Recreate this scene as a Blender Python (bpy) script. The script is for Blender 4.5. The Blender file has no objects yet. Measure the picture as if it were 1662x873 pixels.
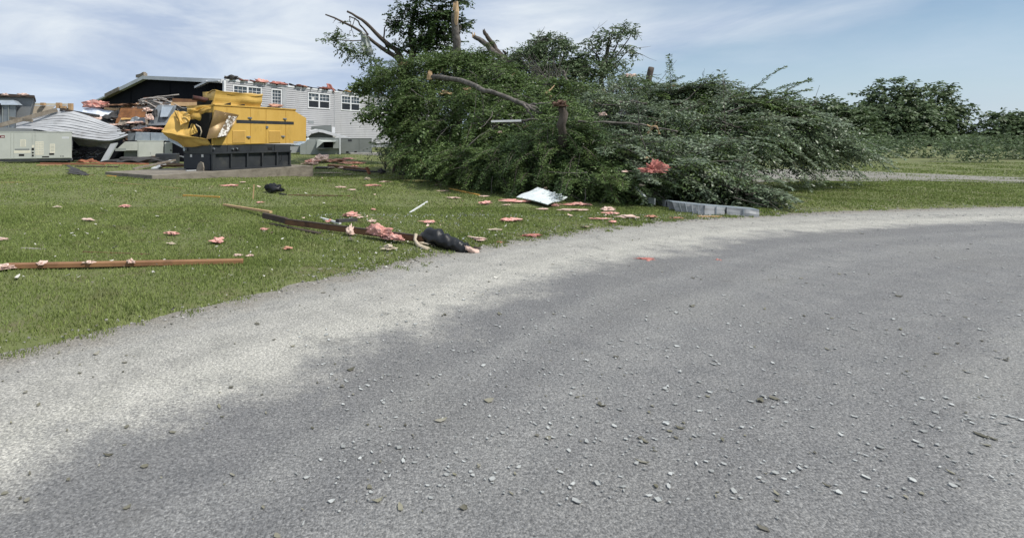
import bpy, bmesh, math, random
import numpy as np
from mathutils import Vector, Matrix
scene = bpy.context.scene
R = math.radians

# ------------------------------------------------------------------ camera, sky, sun, exposure
F, CX, CY, EYE = 870.0, 600.0, 224.0, 1.6          # focal length and principal point in photo pixels, eye height in metres
W_PX, H_PX = 1662.0, 873.0
cam = bpy.data.cameras.new("camera")
cam_ob = bpy.data.objects.new("camera", cam)
scene.collection.objects.link(cam_ob)
cam.sensor_fit = 'HORIZONTAL'; cam.sensor_width = 36.0
cam.lens = 36.0 * F / W_PX
cam.shift_x = (W_PX / 2 - CX) / W_PX
cam.shift_y = -(H_PX / 2 - CY) / W_PX
cam.clip_start = 0.1; cam.clip_end = 3000
cam_ob.location = (0, 0, EYE); cam_ob.rotation_euler = (R(90), 0, 0)
scene.camera = cam_ob

SUN_EL, SUN_AZ = R(52), R(122)                       # azimuth measured from +Y towards +X
world = bpy.data.worlds.new("World"); scene.world = world; world.use_nodes = True
nt = world.node_tree; nt.nodes.clear()
def wn(t, **k):
    n = nt.nodes.new(t)
    for a, b in k.items(): setattr(n, a, b)
    return n
out = wn('ShaderNodeOutputWorld'); bg = wn('ShaderNodeBackground'); bg.inputs['Strength'].default_value = 0.1
sky = wn('ShaderNodeTexSky', sky_type='NISHITA', sun_disc=False, sun_elevation=SUN_EL, sun_rotation=SUN_AZ)
sky.air_density = 1.0; sky.dust_density = 0.25; sky.ozone_density = 1.5
tc = wn('ShaderNodeTexCoord'); sep = wn('ShaderNodeSeparateXYZ'); nt.links.new(tc.outputs['Generated'], sep.inputs[0])
zz = wn('ShaderNodeMath', operation='MAXIMUM'); nt.links.new(sep.outputs['Z'], zz.inputs[0]); zz.inputs[1].default_value = 0.0
za = wn('ShaderNodeMath', operation='ADD'); nt.links.new(zz.outputs[0], za.inputs[0]); za.inputs[1].default_value = 0.16
dx = wn('ShaderNodeMath', operation='DIVIDE'); nt.links.new(sep.outputs['X'], dx.inputs[0]); nt.links.new(za.outputs[0], dx.inputs[1])
dy = wn('ShaderNodeMath', operation='DIVIDE'); nt.links.new(sep.outputs['Y'], dy.inputs[0]); nt.links.new(za.outputs[0], dy.inputs[1])
com = wn('ShaderNodeCombineXYZ'); nt.links.new(dx.outputs[0], com.inputs[0]); nt.links.new(dy.outputs[0], com.inputs[1])
def wnoise(scale, detail, rough, off, dist=0.0):
    m = wn('ShaderNodeMapping'); m.inputs['Location'].default_value = off; nt.links.new(com.outputs[0], m.inputs[0])
    m.inputs['Scale'].default_value = (1.0, 1.0, 1.0)
    n = wn('ShaderNodeTexNoise'); n.inputs['Scale'].default_value = scale; n.inputs['Detail'].default_value = detail
    n.inputs['Roughness'].default_value = rough; n.inputs['Distortion'].default_value = dist
    nt.links.new(m.outputs[0], n.inputs['Vector']); return n
def wramp(src, p0, p1, c0=(0, 0, 0, 1), c1=(1, 1, 1, 1)):
    r = wn('ShaderNodeValToRGB'); r.color_ramp.elements[0].position = p0; r.color_ramp.elements[1].position = p1
    r.color_ramp.elements[0].color = c0; r.color_ramp.elements[1].color = c1
    nt.links.new(src, r.inputs[0]); return r
n1 = wnoise(0.50, 7, 0.55, (3.1, 0.4, 0), 0.4)
n2 = wnoise(1.1, 8, 0.58, (7.7, 2.0, 0), 0.6)
n3 = wnoise(0.8, 6, 0.6, (1.2, 5.0, 0), 0.5)
# broad bank of cloud that opens towards +X (right of the view)
gx = wn('ShaderNodeMath', operation='MULTIPLY_ADD'); nt.links.new(dx.outputs[0], gx.inputs[0]); gx.inputs[1].default_value = -0.15; gx.inputs[2].default_value = 0.22
cv = wn('ShaderNodeMath', operation='ADD'); nt.links.new(n1.outputs['Fac'], cv.inputs[0]); nt.links.new(gx.outputs[0], cv.inputs[1])
cov = wramp(cv.outputs[0], 0.42, 0.68)
shade = wramp(n2.outputs['Fac'], 0.36, 0.65, (4.3, 5.2, 6.8, 1), (7.3, 7.9, 8.5, 1))
thin = wramp(n3.outputs['Fac'], 0.45, 0.8, (0.04, 0.04, 0.04, 1), (0.45, 0.45, 0.45, 1))
mx = wn('ShaderNodeMath', operation='MAXIMUM'); nt.links.new(cov.outputs[0], mx.inputs[0]); nt.links.new(thin.outputs[0], mx.inputs[1])
mix = wn('ShaderNodeMixRGB'); nt.links.new(mx.outputs[0], mix.inputs[0]); nt.links.new(sky.outputs[0], mix.inputs[1]); nt.links.new(shade.outputs[0], mix.inputs[2])
hz = wn('ShaderNodeMapRange'); nt.links.new(zz.outputs[0], hz.inputs[0]); hz.inputs[1].default_value = 0.0; hz.inputs[2].default_value = 0.16; hz.inputs[3].default_value = 0.75; hz.inputs[4].default_value = 0.0
mixh = wn('ShaderNodeMixRGB'); nt.links.new(hz.outputs[0], mixh.inputs[0]); nt.links.new(mix.outputs[0], mixh.inputs[1]); mixh.inputs[2].default_value = (4.6, 5.9, 7.8, 1)      # pale blue air low on the horizon
nt.links.new(mixh.outputs[0], bg.inputs['Color']); nt.links.new(bg.outputs[0], out.inputs[0])

sun = bpy.data.lights.new("sun", 'SUN'); sun.energy = 4.0; sun.angle = R(3.0); sun.color = (1.0, 0.95, 0.87)
sun_ob = bpy.data.objects.new("sun", sun); scene.collection.objects.link(sun_ob)
sd = Vector((math.sin(SUN_AZ) * math.cos(SUN_EL), math.cos(SUN_AZ) * math.cos(SUN_EL), math.sin(SUN_EL)))
sun_ob.rotation_euler = (-sd).to_track_quat('-Z', 'Y').to_euler(); sun_ob.location = (0, 0, 40)
vs = scene.view_settings
vs.view_transform = 'Standard'; vs.look = 'None'; vs.exposure = 0.12; vs.gamma = 1.0; vs.use_curve_mapping = False

# ------------------------------------------------------------------ materials
MATS = {}
def mat(name, c1, c2=None, rough=0.7, metal=0.0, scale=4.0, lo=0.35, hi=0.65, bump=0.0, bscale=None, detail=6, stretch=(1, 1, 1),
        c3=None, s3=1.2, lo3=0.55, hi3=0.7, per_island=0.0, trans=None, spec=0.4):
    m = bpy.data.materials.new(name); m.use_nodes = True; t = m.node_tree; b = t.nodes['Principled BSDF']
    b.inputs['Roughness'].default_value = rough; b.inputs['Metallic'].default_value = metal
    if 'Specular IOR Level' in b.inputs: b.inputs['Specular IOR Level'].default_value = spec
    c2 = c2 or tuple(x * 0.8 for x in c1)
    tcn = t.nodes.new('ShaderNodeTexCoord'); mp = t.nodes.new('ShaderNodeMapping'); mp.inputs['Scale'].default_value = stretch
    t.links.new(tcn.outputs['Object'], mp.inputs[0])
    def noise(s, d=detail):
        n = t.nodes.new('ShaderNodeTexNoise'); n.inputs['Scale'].default_value = s; n.inputs['Detail'].default_value = d
        n.inputs['Roughness'].default_value = 0.62; t.links.new(mp.outputs[0], n.inputs['Vector']); return n
    def ramp(src, a, z, ca, cz):
        r = t.nodes.new('ShaderNodeValToRGB'); e = r.color_ramp.elements; e[0].position = a; e[1].position = z
        e[0].color = (*ca, 1); e[1].color = (*cz, 1); t.links.new(src, r.inputs[0]); return r
    n = noise(scale); col = ramp(n.outputs['Fac'], lo, hi, c1, c2).outputs[0]
    if c3:
        n3_ = noise(s3); k = ramp(n3_.outputs['Fac'], lo3, hi3, (0, 0, 0), (1, 1, 1))
        mm = t.nodes.new('ShaderNodeMixRGB'); t.links.new(k.outputs[0], mm.inputs[0]); t.links.new(col, mm.inputs[1]); mm.inputs[2].default_value = (*c3, 1); col = mm.outputs[0]
    if per_island:
        g = t.nodes.new('ShaderNodeNewGeometry'); h = t.nodes.new('ShaderNodeHueSaturation')
        mr = t.nodes.new('ShaderNodeMapRange'); t.links.new(g.outputs['Random Per Island'], mr.inputs[0])
        mr.inputs['To Min'].default_value = 1 - per_island; mr.inputs['To Max'].default_value = 1 + per_island
        t.links.new(mr.outputs[0], h.inputs['Value']); t.links.new(col, h.inputs['Color']); col = h.outputs[0]
    t.links.new(col, b.inputs['Base Color'])
    if bump:
        bn = noise(bscale or scale * 4); bp = t.nodes.new('ShaderNodeBump'); bp.inputs['Strength'].default_value = bump; bp.inputs['Distance'].default_value = 0.02
        t.links.new(bn.outputs['Fac'], bp.inputs['Height']); t.links.new(bp.outputs[0], b.inputs['Normal'])
    if trans:
        tr = t.nodes.new('ShaderNodeBsdfTranslucent'); t.links.new(col, tr.inputs[0]); ms = t.nodes.new('ShaderNodeMixShader')
        ms.inputs[0].default_value = trans; t.links.new(b.outputs[0], ms.inputs[1]); t.links.new(tr.outputs[0], ms.inputs[2])
        t.links.new(ms.outputs[0], t.nodes['Material Output'].inputs[0])
    MATS[name] = m; return m
M = MATS
mat('yellow_paint', (.60, .385, .10), (.55, .345, .082), rough=.45, scale=1.6, c3=(.36, .22, .055), s3=1.5, lo3=.58, hi3=.85, bump=.05, bscale=3, stretch=(2.2, 2.2, .7))
mat('yellow_faded', (.55, .36, .09), (.46, .29, .07), rough=.5, scale=2.5, c3=(.30, .19, .06), s3=3.5, lo3=.58, hi3=.85, bump=.1, bscale=6)
mat('yellow_inside', (.30, .20, .045), (.20, .125, .03), rough=.6, scale=3)
mat('scraped_metal', (.24, .16, .065), (.17, .11, .055), rough=.4, metal=.25, scale=3, bump=.12, bscale=9)
mat('scuff', (.60, .58, .54), (.14, .10, .06), rough=.6, scale=9, lo=.47, hi=.53, detail=10)
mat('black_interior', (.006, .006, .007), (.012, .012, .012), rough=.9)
mat('tank_black', (.028, .031, .036), (.042, .046, .052), rough=.42, scale=2, c3=(.085, .085, .082), s3=1.4, lo3=.55, hi3=.8)
mat('tank_shade_navy', (.012, .016, .026), (.018, .022, .032), rough=.5, scale=3)  # tank colour darkened to navy for the end in shade
mat('sticker', (.62, .62, .60), (.5, .5, .5), rough=.5)
mat('rust_pipe', (.085, .028, .022), (.05, .02, .016), rough=.7, scale=9, bump=.2)
mat('siding_grey', (.43, .43, .44), (.385, .385, .40), rough=.6, scale=.9, c3=(.30, .295, .29), s3=.6, lo3=.58, hi3=.85, stretch=(1, 1, .5))
mat('siding_loose', (.40, .41, .425), (.33, .34, .355), rough=.5, scale=1.5, c3=(.20, .195, .19), s3=1.6, lo3=.55, hi3=.8)
mat('white_trim', (.72, .73, .74), (.64, .65, .66), rough=.5, scale=3)
mat('fascia', (.60, .62, .64), (.50, .52, .54), rough=.5, scale=1.5)
mat('glass_dark', (.030, .040, .052), (.055, .070, .085), rough=.08, scale=2.2, spec=.6)
mat('screen_dark', (.014, .016, .019), (.022, .024, .028), rough=.35, scale=3)
mat('felt_and_shade_black', (.005, .006, .010), (.008, .009, .013), rough=.9, scale=1.1, c3=(.013, .013, .016), s3=2.4, lo3=.6, hi3=.85, spec=.15)  # tar felt of the gable; also colours the boards standing in for shade
mat('wood_new', (.50, .34, .19), (.40, .26, .14), rough=.8, scale=5, stretch=(1, 1, 1))
mat('wood_yellow', (.55, .33, .08), (.46, .26, .06), rough=.75, scale=7)
mat('wood_brown', (.17, .088, .045), (.105, .055, .03), rough=.8, scale=5, c3=(.055, .03, .02), s3=3, bump=.15)
mat('wood_plank', (.28, .15, .07), (.20, .10, .05), rough=.8, scale=5, c3=(.10, .055, .03), s3=3, lo3=.58, hi3=.75, bump=.15)
mat('wood_red', (.36, .15, .085), (.25, .10, .06), rough=.8, scale=6, bump=.1)
mat('wood_grey', (.26, .23, .19), (.17, .14, .11), rough=.85, scale=5, bump=.15)
mat('wood_dark', (.045, .035, .03), (.07, .05, .04), rough=.85, scale=5, bump=.15)
mat('plywood', (.22, .093, .032), (.13, .055, .022), rough=.8, scale=3.5, c3=(.09, .05, .035), s3=5, bump=.1)
mat('osb_yellow', (.50, .30, .10), (.40, .24, .09), rough=.8, scale=8)
mat('cream', (.66, .58, .47), (.58, .50, .40), rough=.8, scale=2)
mat('foam_blue', (.55, .62, .74), (.66, .68, .74), rough=.8, scale=2.5, bump=.1)
mat('shingle', (.035, .035, .038), (.06, .058, .056), rough=.9, scale=9, bump=.3)
mat('shingle_red', (.24, .085, .065), (.13, .06, .05), rough=.95, scale=8, bump=.3)
mat('hvac_grey', (.42, .44, .405), (.375, .395, .365), rough=.45, scale=1.5, c3=(.30, .31, .285), s3=2, lo3=.6, hi3=.9)
mat('hvac_pale', (.48, .505, .465), (.42, .445, .41), rough=.5, scale=2, c3=(.29, .30, .28), s3=3, lo3=.58, hi3=.85)
mat('hvac_dark', (.19, .205, .20), (.16, .175, .17), rough=.5, scale=1.5)
mat('hvac_mid', (.31, .335, .325), (.26, .285, .275), rough=.5, scale=1.5)
mat('galvanised', (.42, .47, .51), (.33, .38, .43), rough=.42, metal=.45, scale=2.5, c3=(.5, .54, .57), s3=4)
mat('galvanised_dull', (.235, .26, .28), (.17, .19, .21), rough=.5, metal=.35, scale=2.2, c3=(.34, .37, .39), s3=3, lo3=.58, hi3=.7)
mat('flashing', (.275, .285, .295), (.215, .225, .235), rough=.5, metal=.1, scale=2, c3=(.15, .15, .145), s3=3, lo3=.58, hi3=.8)
mat('sheet_white', (.70, .75, .75), (.63, .68, .69), rough=.4, scale=2, c3=(.5, .53, .53), s3=5, lo3=.6, hi3=.85)
mat('grey_wall', (.26, .275, .285), (.235, .25, .26), rough=.7, scale=2)
mat('concrete', (.235, .21, .175), (.165, .147, .12), rough=.95, scale=2.2, c3=(.085, .075, .06), s3=2.6, lo3=.5, hi3=.78, bump=.3, bscale=18, stretch=(1, 1, 2.2))
mat('block', (.34, .33, .31), (.26, .25, .24), rough=.9, scale=4, bump=.2)
mat('pink', (.68, .37, .32), (.56, .27, .23), rough=1, scale=7, bump=.7, bscale=30, c3=(.74, .50, .44), s3=9, lo3=.48, hi3=.7, spec=.05)
mat('pink_pale', (.68, .53, .46), (.56, .40, .34), rough=1, scale=9, bump=.7, bscale=30, spec=.05)
mat('pink_red', (.50, .22, .19), (.34, .13, .11), rough=1, scale=9, bump=.7, bscale=30, c3=(.6, .36, .31), s3=7, spec=.05)
mat('pink_orange', (.58, .34, .25), (.44, .22, .16), rough=1, scale=7, bump=.6, bscale=30, spec=.05)
mat('beige', (.52, .45, .35), (.40, .34, .26), rough=1, scale=9, bump=.5, bscale=40, spec=.1)
mat('foam_yellow', (.72, .66, .28), (.62, .56, .22), rough=.9, scale=6, bump=.3)
mat('black_plastic', (.006, .007, .009), (.010, .011, .013), rough=.42, scale=6, spec=.4)
mat('black_cable', (.012, .012, .013), (.03, .03, .032), rough=.5)
mat('grey_strip', (.42, .39, .36), (.27, .24, .22), rough=.7, scale=8)
mat('badge_red', (.14, .012, .02), (.11, .01, .016), rough=.5)
mat('label_cream', (.62, .60, .50), (.55, .53, .44), rough=.7, scale=20)
mat('bark', (.115, .095, .080), (.060, .050, .043), rough=.95, scale=5, bump=.5, bscale=16, stretch=(3, 3, .8))
mat('bark_grey', (.165, .15, .135), (.075, .067, .060), rough=.95, scale=7, bump=.8, bscale=22, lo=.4, hi=.6)
mat('split_wood', (.56, .40, .24), (.42, .28, .16), rough=.9, scale=7, stretch=(4, 4, .5), bump=.3)
mat('shattered_wood', (.17, .10, .07), (.09, .055, .04), rough=.95, scale=8, bump=.4)
mat('leaf_maple', (.078, .128, .038), (.118, .175, .056), rough=.45, scale=.9, per_island=.45, trans=.28, spec=.4)
mat('leaf_dark', (.042, .078, .027), (.070, .114, .039), rough=.48, scale=1.2, per_island=.5, trans=.22, spec=.35)
mat('leaf_cedar', (.072, .124, .036), (.125, .178, .056), rough=.5, scale=1.4, per_island=.55, trans=.24, spec=.35)
mat('leaf_silver', (.125, .178, .098), (.205, .250, .172), rough=.4, scale=1.1, per_island=.55, trans=.26, spec=.5)
mat('leaf_far', (.080, .122, .055), (.115, .160, .078), rough=.5, scale=.5, per_island=.4, trans=.28, spec=.35)
mat('soil', (.105, .080, .055), (.07, .052, .036), rough=1, scale=3, bump=.4, bscale=20)
mat('rubble', (.11, .085, .07), (.05, .042, .037), rough=1, scale=3, bump=.5, bscale=12, c3=(.20, .16, .13), s3=6)

# ------------------------------------------------------------------ geometry helpers
UP = np.array([0, 0, 1.0])
def ray(px, py): return np.array([(px - CX) / F, 1.0, -(py - CY) / F])
EYEP = np.array([0, 0, EYE])
def P(px, py, D): return EYEP + ray(px, py) * D
def hit(px, py, pt, nrm):
    r = ray(px, py); k = np.dot(np.asarray(pt) - EYEP, nrm) / np.dot(r, nrm); return EYEP + r * k

class MB:
    def __init__(s): s.v = []; s.f = []; s.n = 0
    def add(s, vs, fs):
        vs = np.asarray(vs, float).reshape(-1, 3); s.v.append(vs); s.f += [tuple(i + s.n for i in f) for f in fs]; s.n += len(vs); return s
    def frame_box(s, o, X, Y, Z, x0, x1, y0, y1, z0, z1):
        o, X, Y, Z = map(np.asarray, (o, X, Y, Z))
        vs = [o + X * x + Y * y + Z * z for z in (z0, z1) for y in (y0, y1) for x in (x0, x1)]
        fs = [(0, 2, 3, 1), (4, 5, 7, 6), (0, 1, 5, 4), (2, 6, 7, 3), (0, 4, 6, 2), (1, 3, 7, 5)]
        return s.add(vs, fs)
    def box(s, c, size, rz=0.0, rx=0.0, ry=0.0):
        m = Matrix.Rotation(rz, 3, 'Z') @ Matrix.Rotation(rx, 3, 'X') @ Matrix.Rotation(ry, 3, 'Y'); m = np.array(m)
        h = np.asarray(size) / 2
        return s.frame_box(c, m[:, 0], m[:, 1], m[:, 2], -h[0], h[0], -h[1], h[1], -h[2], h[2])
    def beam(s, a, b, w, h, up=UP, twist=0.0):
        a, b = np.asarray(a, float), np.asarray(b, float); X = b - a; L = np.linalg.norm(X); X = X / L
        Y = np.cross(up, X)
        if np.linalg.norm(Y) < 1e-3: Y = np.cross(np.array([0, 1.0, 0]), X)
        Y /= np.linalg.norm(Y); Z = np.cross(X, Y)
        if twist: Y, Z = Y * math.cos(twist) + Z * math.sin(twist), Z * math.cos(twist) - Y * math.sin(twist)
        return s.frame_box(a, X, Y, Z, 0, L, -w / 2, w / 2, -h / 2, h / 2)
    def prism(s, pts, d):
        pts = np.asarray(pts, float); d = np.asarray(d, float); n = len(pts)
        fs = [tuple(range(n)), tuple(range(2 * n - 1, n - 1, -1))] + [(i, i + n, (i + 1) % n + n, (i + 1) % n) for i in range(n)]
        return s.add(np.vstack([pts, pts + d]), fs)
    def plate(s, pts, th=.01):                      # a polygon of any kind with real thickness
        pts = np.asarray(pts, float); n = np.zeros(3)
        for i in range(len(pts)): n += np.cross(pts[i] - pts[0], pts[(i + 1) % len(pts)] - pts[0])
        n /= np.linalg.norm(n) + 1e-9
        return s.prism(pts - n * th / 2, n * th)
    def tube(s, pts, rad, seg=8, jit=0.0, seed=0, cap=True):
        pts = np.asarray(pts, float); k = len(pts); rad = np.broadcast_to(np.asarray(rad, float), (k,)); rg = np.random.default_rng(seed)
        T = np.gradient(pts, axis=0); T /= np.linalg.norm(T, axis=1)[:, None] + 1e-9
        ref = np.array([0.31, 0.17, 0.93]) if abs(T[0][2]) < .8 else np.array([.9, .3, .1])
        vs = []
        for i in range(k):
            u = np.cross(ref, T[i]); u /= np.linalg.norm(u) + 1e-9; w = np.cross(T[i], u)
            for j in range(seg):
                a = 2 * math.pi * j / seg; rr = rad[i] * (1 + jit * rg.normal())
                vs.append(pts[i] + (u * math.cos(a) + w * math.sin(a)) * rr)
        fs = [(i * seg + j, i * seg + (j + 1) % seg, (i + 1) * seg + (j + 1) % seg, (i + 1) * seg + j) for i in range(k - 1) for j in range(seg)]
        if cap: fs += [tuple(range(seg - 1, -1, -1)), tuple(range((k - 1) * seg, k * seg))]
        return s.add(vs, fs)
    def grid(s, fn, nu, nv, th=0.0):                # fn(u,v)->point, optional thickness along the local normal
        U = [(i / nu, j / nv) for j in range(nv + 1) for i in range(nu + 1)]
        vs = np.array([fn(u, v) for u, v in U]); q = lambda i, j: j * (nu + 1) + i
        fs = [(q(i, j), q(i + 1, j), q(i + 1, j + 1), q(i, j + 1)) for j in range(nv) for i in range(nu)]
        if th:
            A = vs.reshape(nv + 1, nu + 1, 3); N = np.cross(np.gradient(A, axis=1), np.gradient(A, axis=0)); N /= np.linalg.norm(N, axis=2)[..., None] + 1e-9
            v2 = (A - N * th).reshape(-1, 3); n = len(vs); rim = [q(i, 0) for i in range(nu)] + [q(nu, j) for j in range(nv)] + [q(i, nv) for i in range(nu, 0, -1)] + [q(0, j) for j in range(nv, 0, -1)]
            fs = fs + [tuple(i + n for i in f[::-1]) for f in fs] + [(rim[i], rim[i] + n, rim[(i + 1) % len(rim)] + n, rim[(i + 1) % len(rim)]) for i in range(len(rim))]
            vs = np.vstack([vs, v2])
        return s.add(vs, fs)
    def quad4(s, c, nu=1, nv=1, th=.01, wob=0.0, seed=0, crease=False):   # four corners a,b,c,d -> bilinear sheet with dents
        a, b, cc, d = map(lambda q: np.asarray(q, float), c); rg = np.random.default_rng(seed); ph = rg.uniform(0, 6.28, 6); n = np.cross(b - a, d - a); n /= np.linalg.norm(n) + 1e-9
        def fn(u, v):
            p = a * (1 - u) * (1 - v) + b * u * (1 - v) + cc * u * v + d * (1 - u) * v
            if crease: return p + n * wob * 2.2 * (abs(math.sin(3.3 * u + 2.1 * v + ph[0])) + .7 * abs(math.sin(5.1 * v - 2.7 * u + ph[1])) - .9)
            return p + n * wob * (math.sin(5 * u + ph[0]) * math.cos(4 * v + ph[1]) + .6 * math.sin(11 * u + 3 * v + ph[2]) + .4 * math.sin(9 * v + ph[3]))
        return s.grid(fn, nu, nv, th)
    def build(s, name, m, parent=None, smooth=False, kind=None, label=None, origin=None, bevel=0.0):
        v = np.vstack(s.v); o_ = np.zeros(3)
        if parent is not None: o_ = np.array(LOC[parent.name])
        elif origin is not None: o_ = np.asarray(origin, float)
        else: o_ = np.array([(v[:, 0].min() + v[:, 0].max()) / 2, (v[:, 1].min() + v[:, 1].max()) / 2, v[:, 2].min()])
        me = bpy.data.meshes.new(name); me.from_pydata((v - o_).tolist(), [], s.f); me.update()
        bm = bmesh.new(); bm.from_mesh(me); bmesh.ops.recalc_face_normals(bm, faces=bm.faces)
        if bevel: bmesh.ops.bevel(bm, geom=list(bm.edges), offset=bevel, segments=1, affect='EDGES')
        bm.to_mesh(me); bm.free()
        if smooth: me.polygons.foreach_set('use_smooth', [True] * len(me.polygons))
        me.materials.append(M[m] if isinstance(m, str) else m)
        ob = bpy.data.objects.new(name, me); scene.collection.objects.link(ob)
        if parent is not None: ob.parent = parent
        else: ob.location = o_
        LOC[ob.name] = tuple(o_)
        if kind: ob['kind'] = kind
        if label: ob['label'] = label
        return ob
LOC = {}
def thing(name, label, cat, loc, group=None):
    o = bpy.data.objects.new(name, None); scene.collection.objects.link(o); o.location = tuple(loc); o.empty_display_size = .2
    o['label'] = label; o['category'] = cat
    if group: o['group'] = group
    LOC[o.name] = tuple(loc); return o
def tag(o, label, cat, group=None):
    o['label'] = label; o['category'] = cat
    if group: o['group'] = group
    return o
def raw(name, v, f4, m, parent=None, kind=None, smooth=False, origin=(0, 0, 0), corner=4):
    """fast mesh from numpy: v (n,3), f4 (k,corner) indices"""
    o_ = np.array(LOC[parent.name]) if parent is not None else np.asarray(origin, float)
    me = bpy.data.meshes.new(name); v = np.asarray(v, np.float32) - o_.astype(np.float32); f4 = np.asarray(f4, np.int32)
    me.vertices.add(len(v)); me.vertices.foreach_set('co', v.ravel())
    me.loops.add(f4.size); me.loops.foreach_set('vertex_index', f4.ravel())
    me.polygons.add(len(f4)); me.polygons.foreach_set('loop_start', np.arange(0, f4.size, corner, dtype=np.int32))
    me.update(calc_edges=True)
    if smooth: me.polygons.foreach_set('use_smooth', np.ones(len(f4), bool))
    me.materials.append(M[m] if isinstance(m, str) else m)
    ob = bpy.data.objects.new(name, me); scene.collection.objects.link(ob)
    if parent is not None: ob.parent = parent
    else: ob.location = tuple(o_)
    LOC[ob.name] = tuple(o_)
    if kind: ob['kind'] = kind
    return ob

# ------------------------------------------------------------------ ground, road
EDGE = np.array([(-60, -51.5), (-20, -12.6), (-9, -2.0), (-4, 2.75), (-.29, 6.36), (.77, 7.4), (2.58, 8.65), (4.54, 9.87), (6.1, 10.6), (7.5, 11.0), (10, 11.65), (15, 12.5), (25, 13.4), (45, 14.2), (90, 15.0), (250, 16)])
def spline(pts, n=10):
    p = np.vstack([2 * pts[0] - pts[1], pts, 2 * pts[-1] - pts[-2]]); o = []
    for i in range(1, len(p) - 2):
        for t in np.linspace(0, 1, n, endpoint=False):
            a, b, c, d = p[i - 1:i + 3]
            # centripetal-like damping: limit tangents by the chord
            ch = np.linalg.norm(c - b); m1 = (c - a) / (np.linalg.norm(c - a) + 1e-9) * ch; m2 = (d - b) / (np.linalg.norm(d - b) + 1e-9) * ch
            h = t * t * (3 - 2 * t); o.append(b * (1 - h) + c * h + m1 * (t * (1 - t) ** 2) - m2 * (t * t * (1 - t)))
    o.append(p[-2]); return np.array(o)
ES = spline(EDGE, 26)
def road_d(x, y):
    """signed distance from the road's far edge: positive on the grass"""
    x = np.atleast_1d(np.asarray(x, float)); y = np.atleast_1d(np.asarray(y, float)); best = np.full(x.shape, 1e9); sg = np.ones(x.shape)
    for a, b in zip(ES[:-1], ES[1:]):
        d = b - a; L2 = d @ d; t = np.clip(((x - a[0]) * d[0] + (y - a[1]) * d[1]) / L2, 0, 1)
        ex, ey = x - a[0] - t * d[0], y - a[1] - t * d[1]; q = np.hypot(ex, ey); m = q < best
        sg = np.where(m, np.sign(d[0] * ey - d[1] * ex), sg); best = np.minimum(best, q)
    return best * sg
CTRL = np.array([(-6, 12, .02), (-10, 12, .06), (-7.7, 18.3, .11), (-6.2, 20.0, .02), (-2.4, 24.9, -.24), (-4.4, 22, -.11), (-16, 25, .42), (-12, 24.5, .40), (0, 46, .72), (-8, 36, .5), (-3.5, 37, .42), (2, 30, .1), (4, 18, .0),
                 (8, 14, .0), (12, 16, .0), (-60, 60, .9), (60, 60, .3), (0, 200, 1.), (-100, 0, .3), (100, 200, .8), (-25, 20, .35), (0, -60, 0), (20, 20, 0), (1, 20, 0.02), (3, 25, .03), (7, 30, .1), (-9, 16, .10), (-14, 18, .2)])
def gz(x, y):
    x = np.atleast_1d(np.asarray(x, float)); y = np.atleast_1d(np.asarray(y, float)); num = np.zeros(x.shape); den = np.zeros(x.shape)
    for cx, cy, cz in CTRL:
        w = 1 / (((x - cx) ** 2 + (y - cy) ** 2) + 1.5) ** 1.6; num += w * cz; den += w
    z = num / den; d = road_d(x, y); k = np.clip(d / 4.0, 0, 1); k = k * k * (3 - 2 * k); z = z * k
    b = .022 * np.sin(x * 1.3 + .7 * y) * np.sin(y * 1.1 - .4 * x + 1) + .012 * np.sin(2.9 * x + 1.7) * np.sin(2.3 * y + .6)
    e = np.clip(d / .25, -1, 1); z = z + b * np.clip(d / 1.0, 0, 1) + np.where(d > 0, .035 * e, -.04)
    # the far side of the road, behind the camera, is verge again
    return z
# fine lookup tables of both functions, so that thousands of later look-ups stay cheap
_road_d, _gz = road_d, gz
_X0, _Y0, _ST = -60.0, -2.0, .15
_tx, _ty = np.arange(_X0, 60.01, _ST), np.arange(_Y0, 70.01, _ST)
_mx, _my = np.meshgrid(_tx, _ty); _TD = _road_d(_mx.ravel(), _my.ravel()).reshape(_mx.shape)
_KEEP = road_d; road_d = lambda x, y: _TD.ravel(); _TZ = _gz(_mx.ravel(), _my.ravel()).reshape(_mx.shape); road_d = _KEEP
def _look(T, fn):
    def g(x, y):
        x = np.atleast_1d(np.asarray(x, float)); y = np.atleast_1d(np.asarray(y, float)); fx = (x - _X0) / _ST; fy = (y - _Y0) / _ST
        if x.size == 1:
            if not (0 <= fx[0] < len(_tx) - 1 and 0 <= fy[0] < len(_ty) - 1): return fn(x, y)
        fx = np.clip(fx, 0, len(_tx) - 1.001); fy = np.clip(fy, 0, len(_ty) - 1.001); i = fx.astype(int); j = fy.astype(int); a = fx - i; b = fy - j
        return T[j, i] * (1 - a) * (1 - b) + T[j, i + 1] * a * (1 - b) + T[j + 1, i] * (1 - a) * b + T[j + 1, i + 1] * a * b
    return g
def G(px, py, lift=0.0):
    r = ray(px, py); k = 2.0; prev = k
    while k < 150:
        p = EYEP + r * k
        if p[2] <= gz(p[0], p[1])[0] + lift:
            lo_, hi_ = prev, k
            for _ in range(14):
                mid = (lo_ + hi_) / 2; p = EYEP + r * mid
                if p[2] <= gz(p[0], p[1])[0] + lift: hi_ = mid
                else: lo_ = mid
            return EYEP + r * hi_
        prev = k; k *= 1.02
    return EYEP + r * 60

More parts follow.
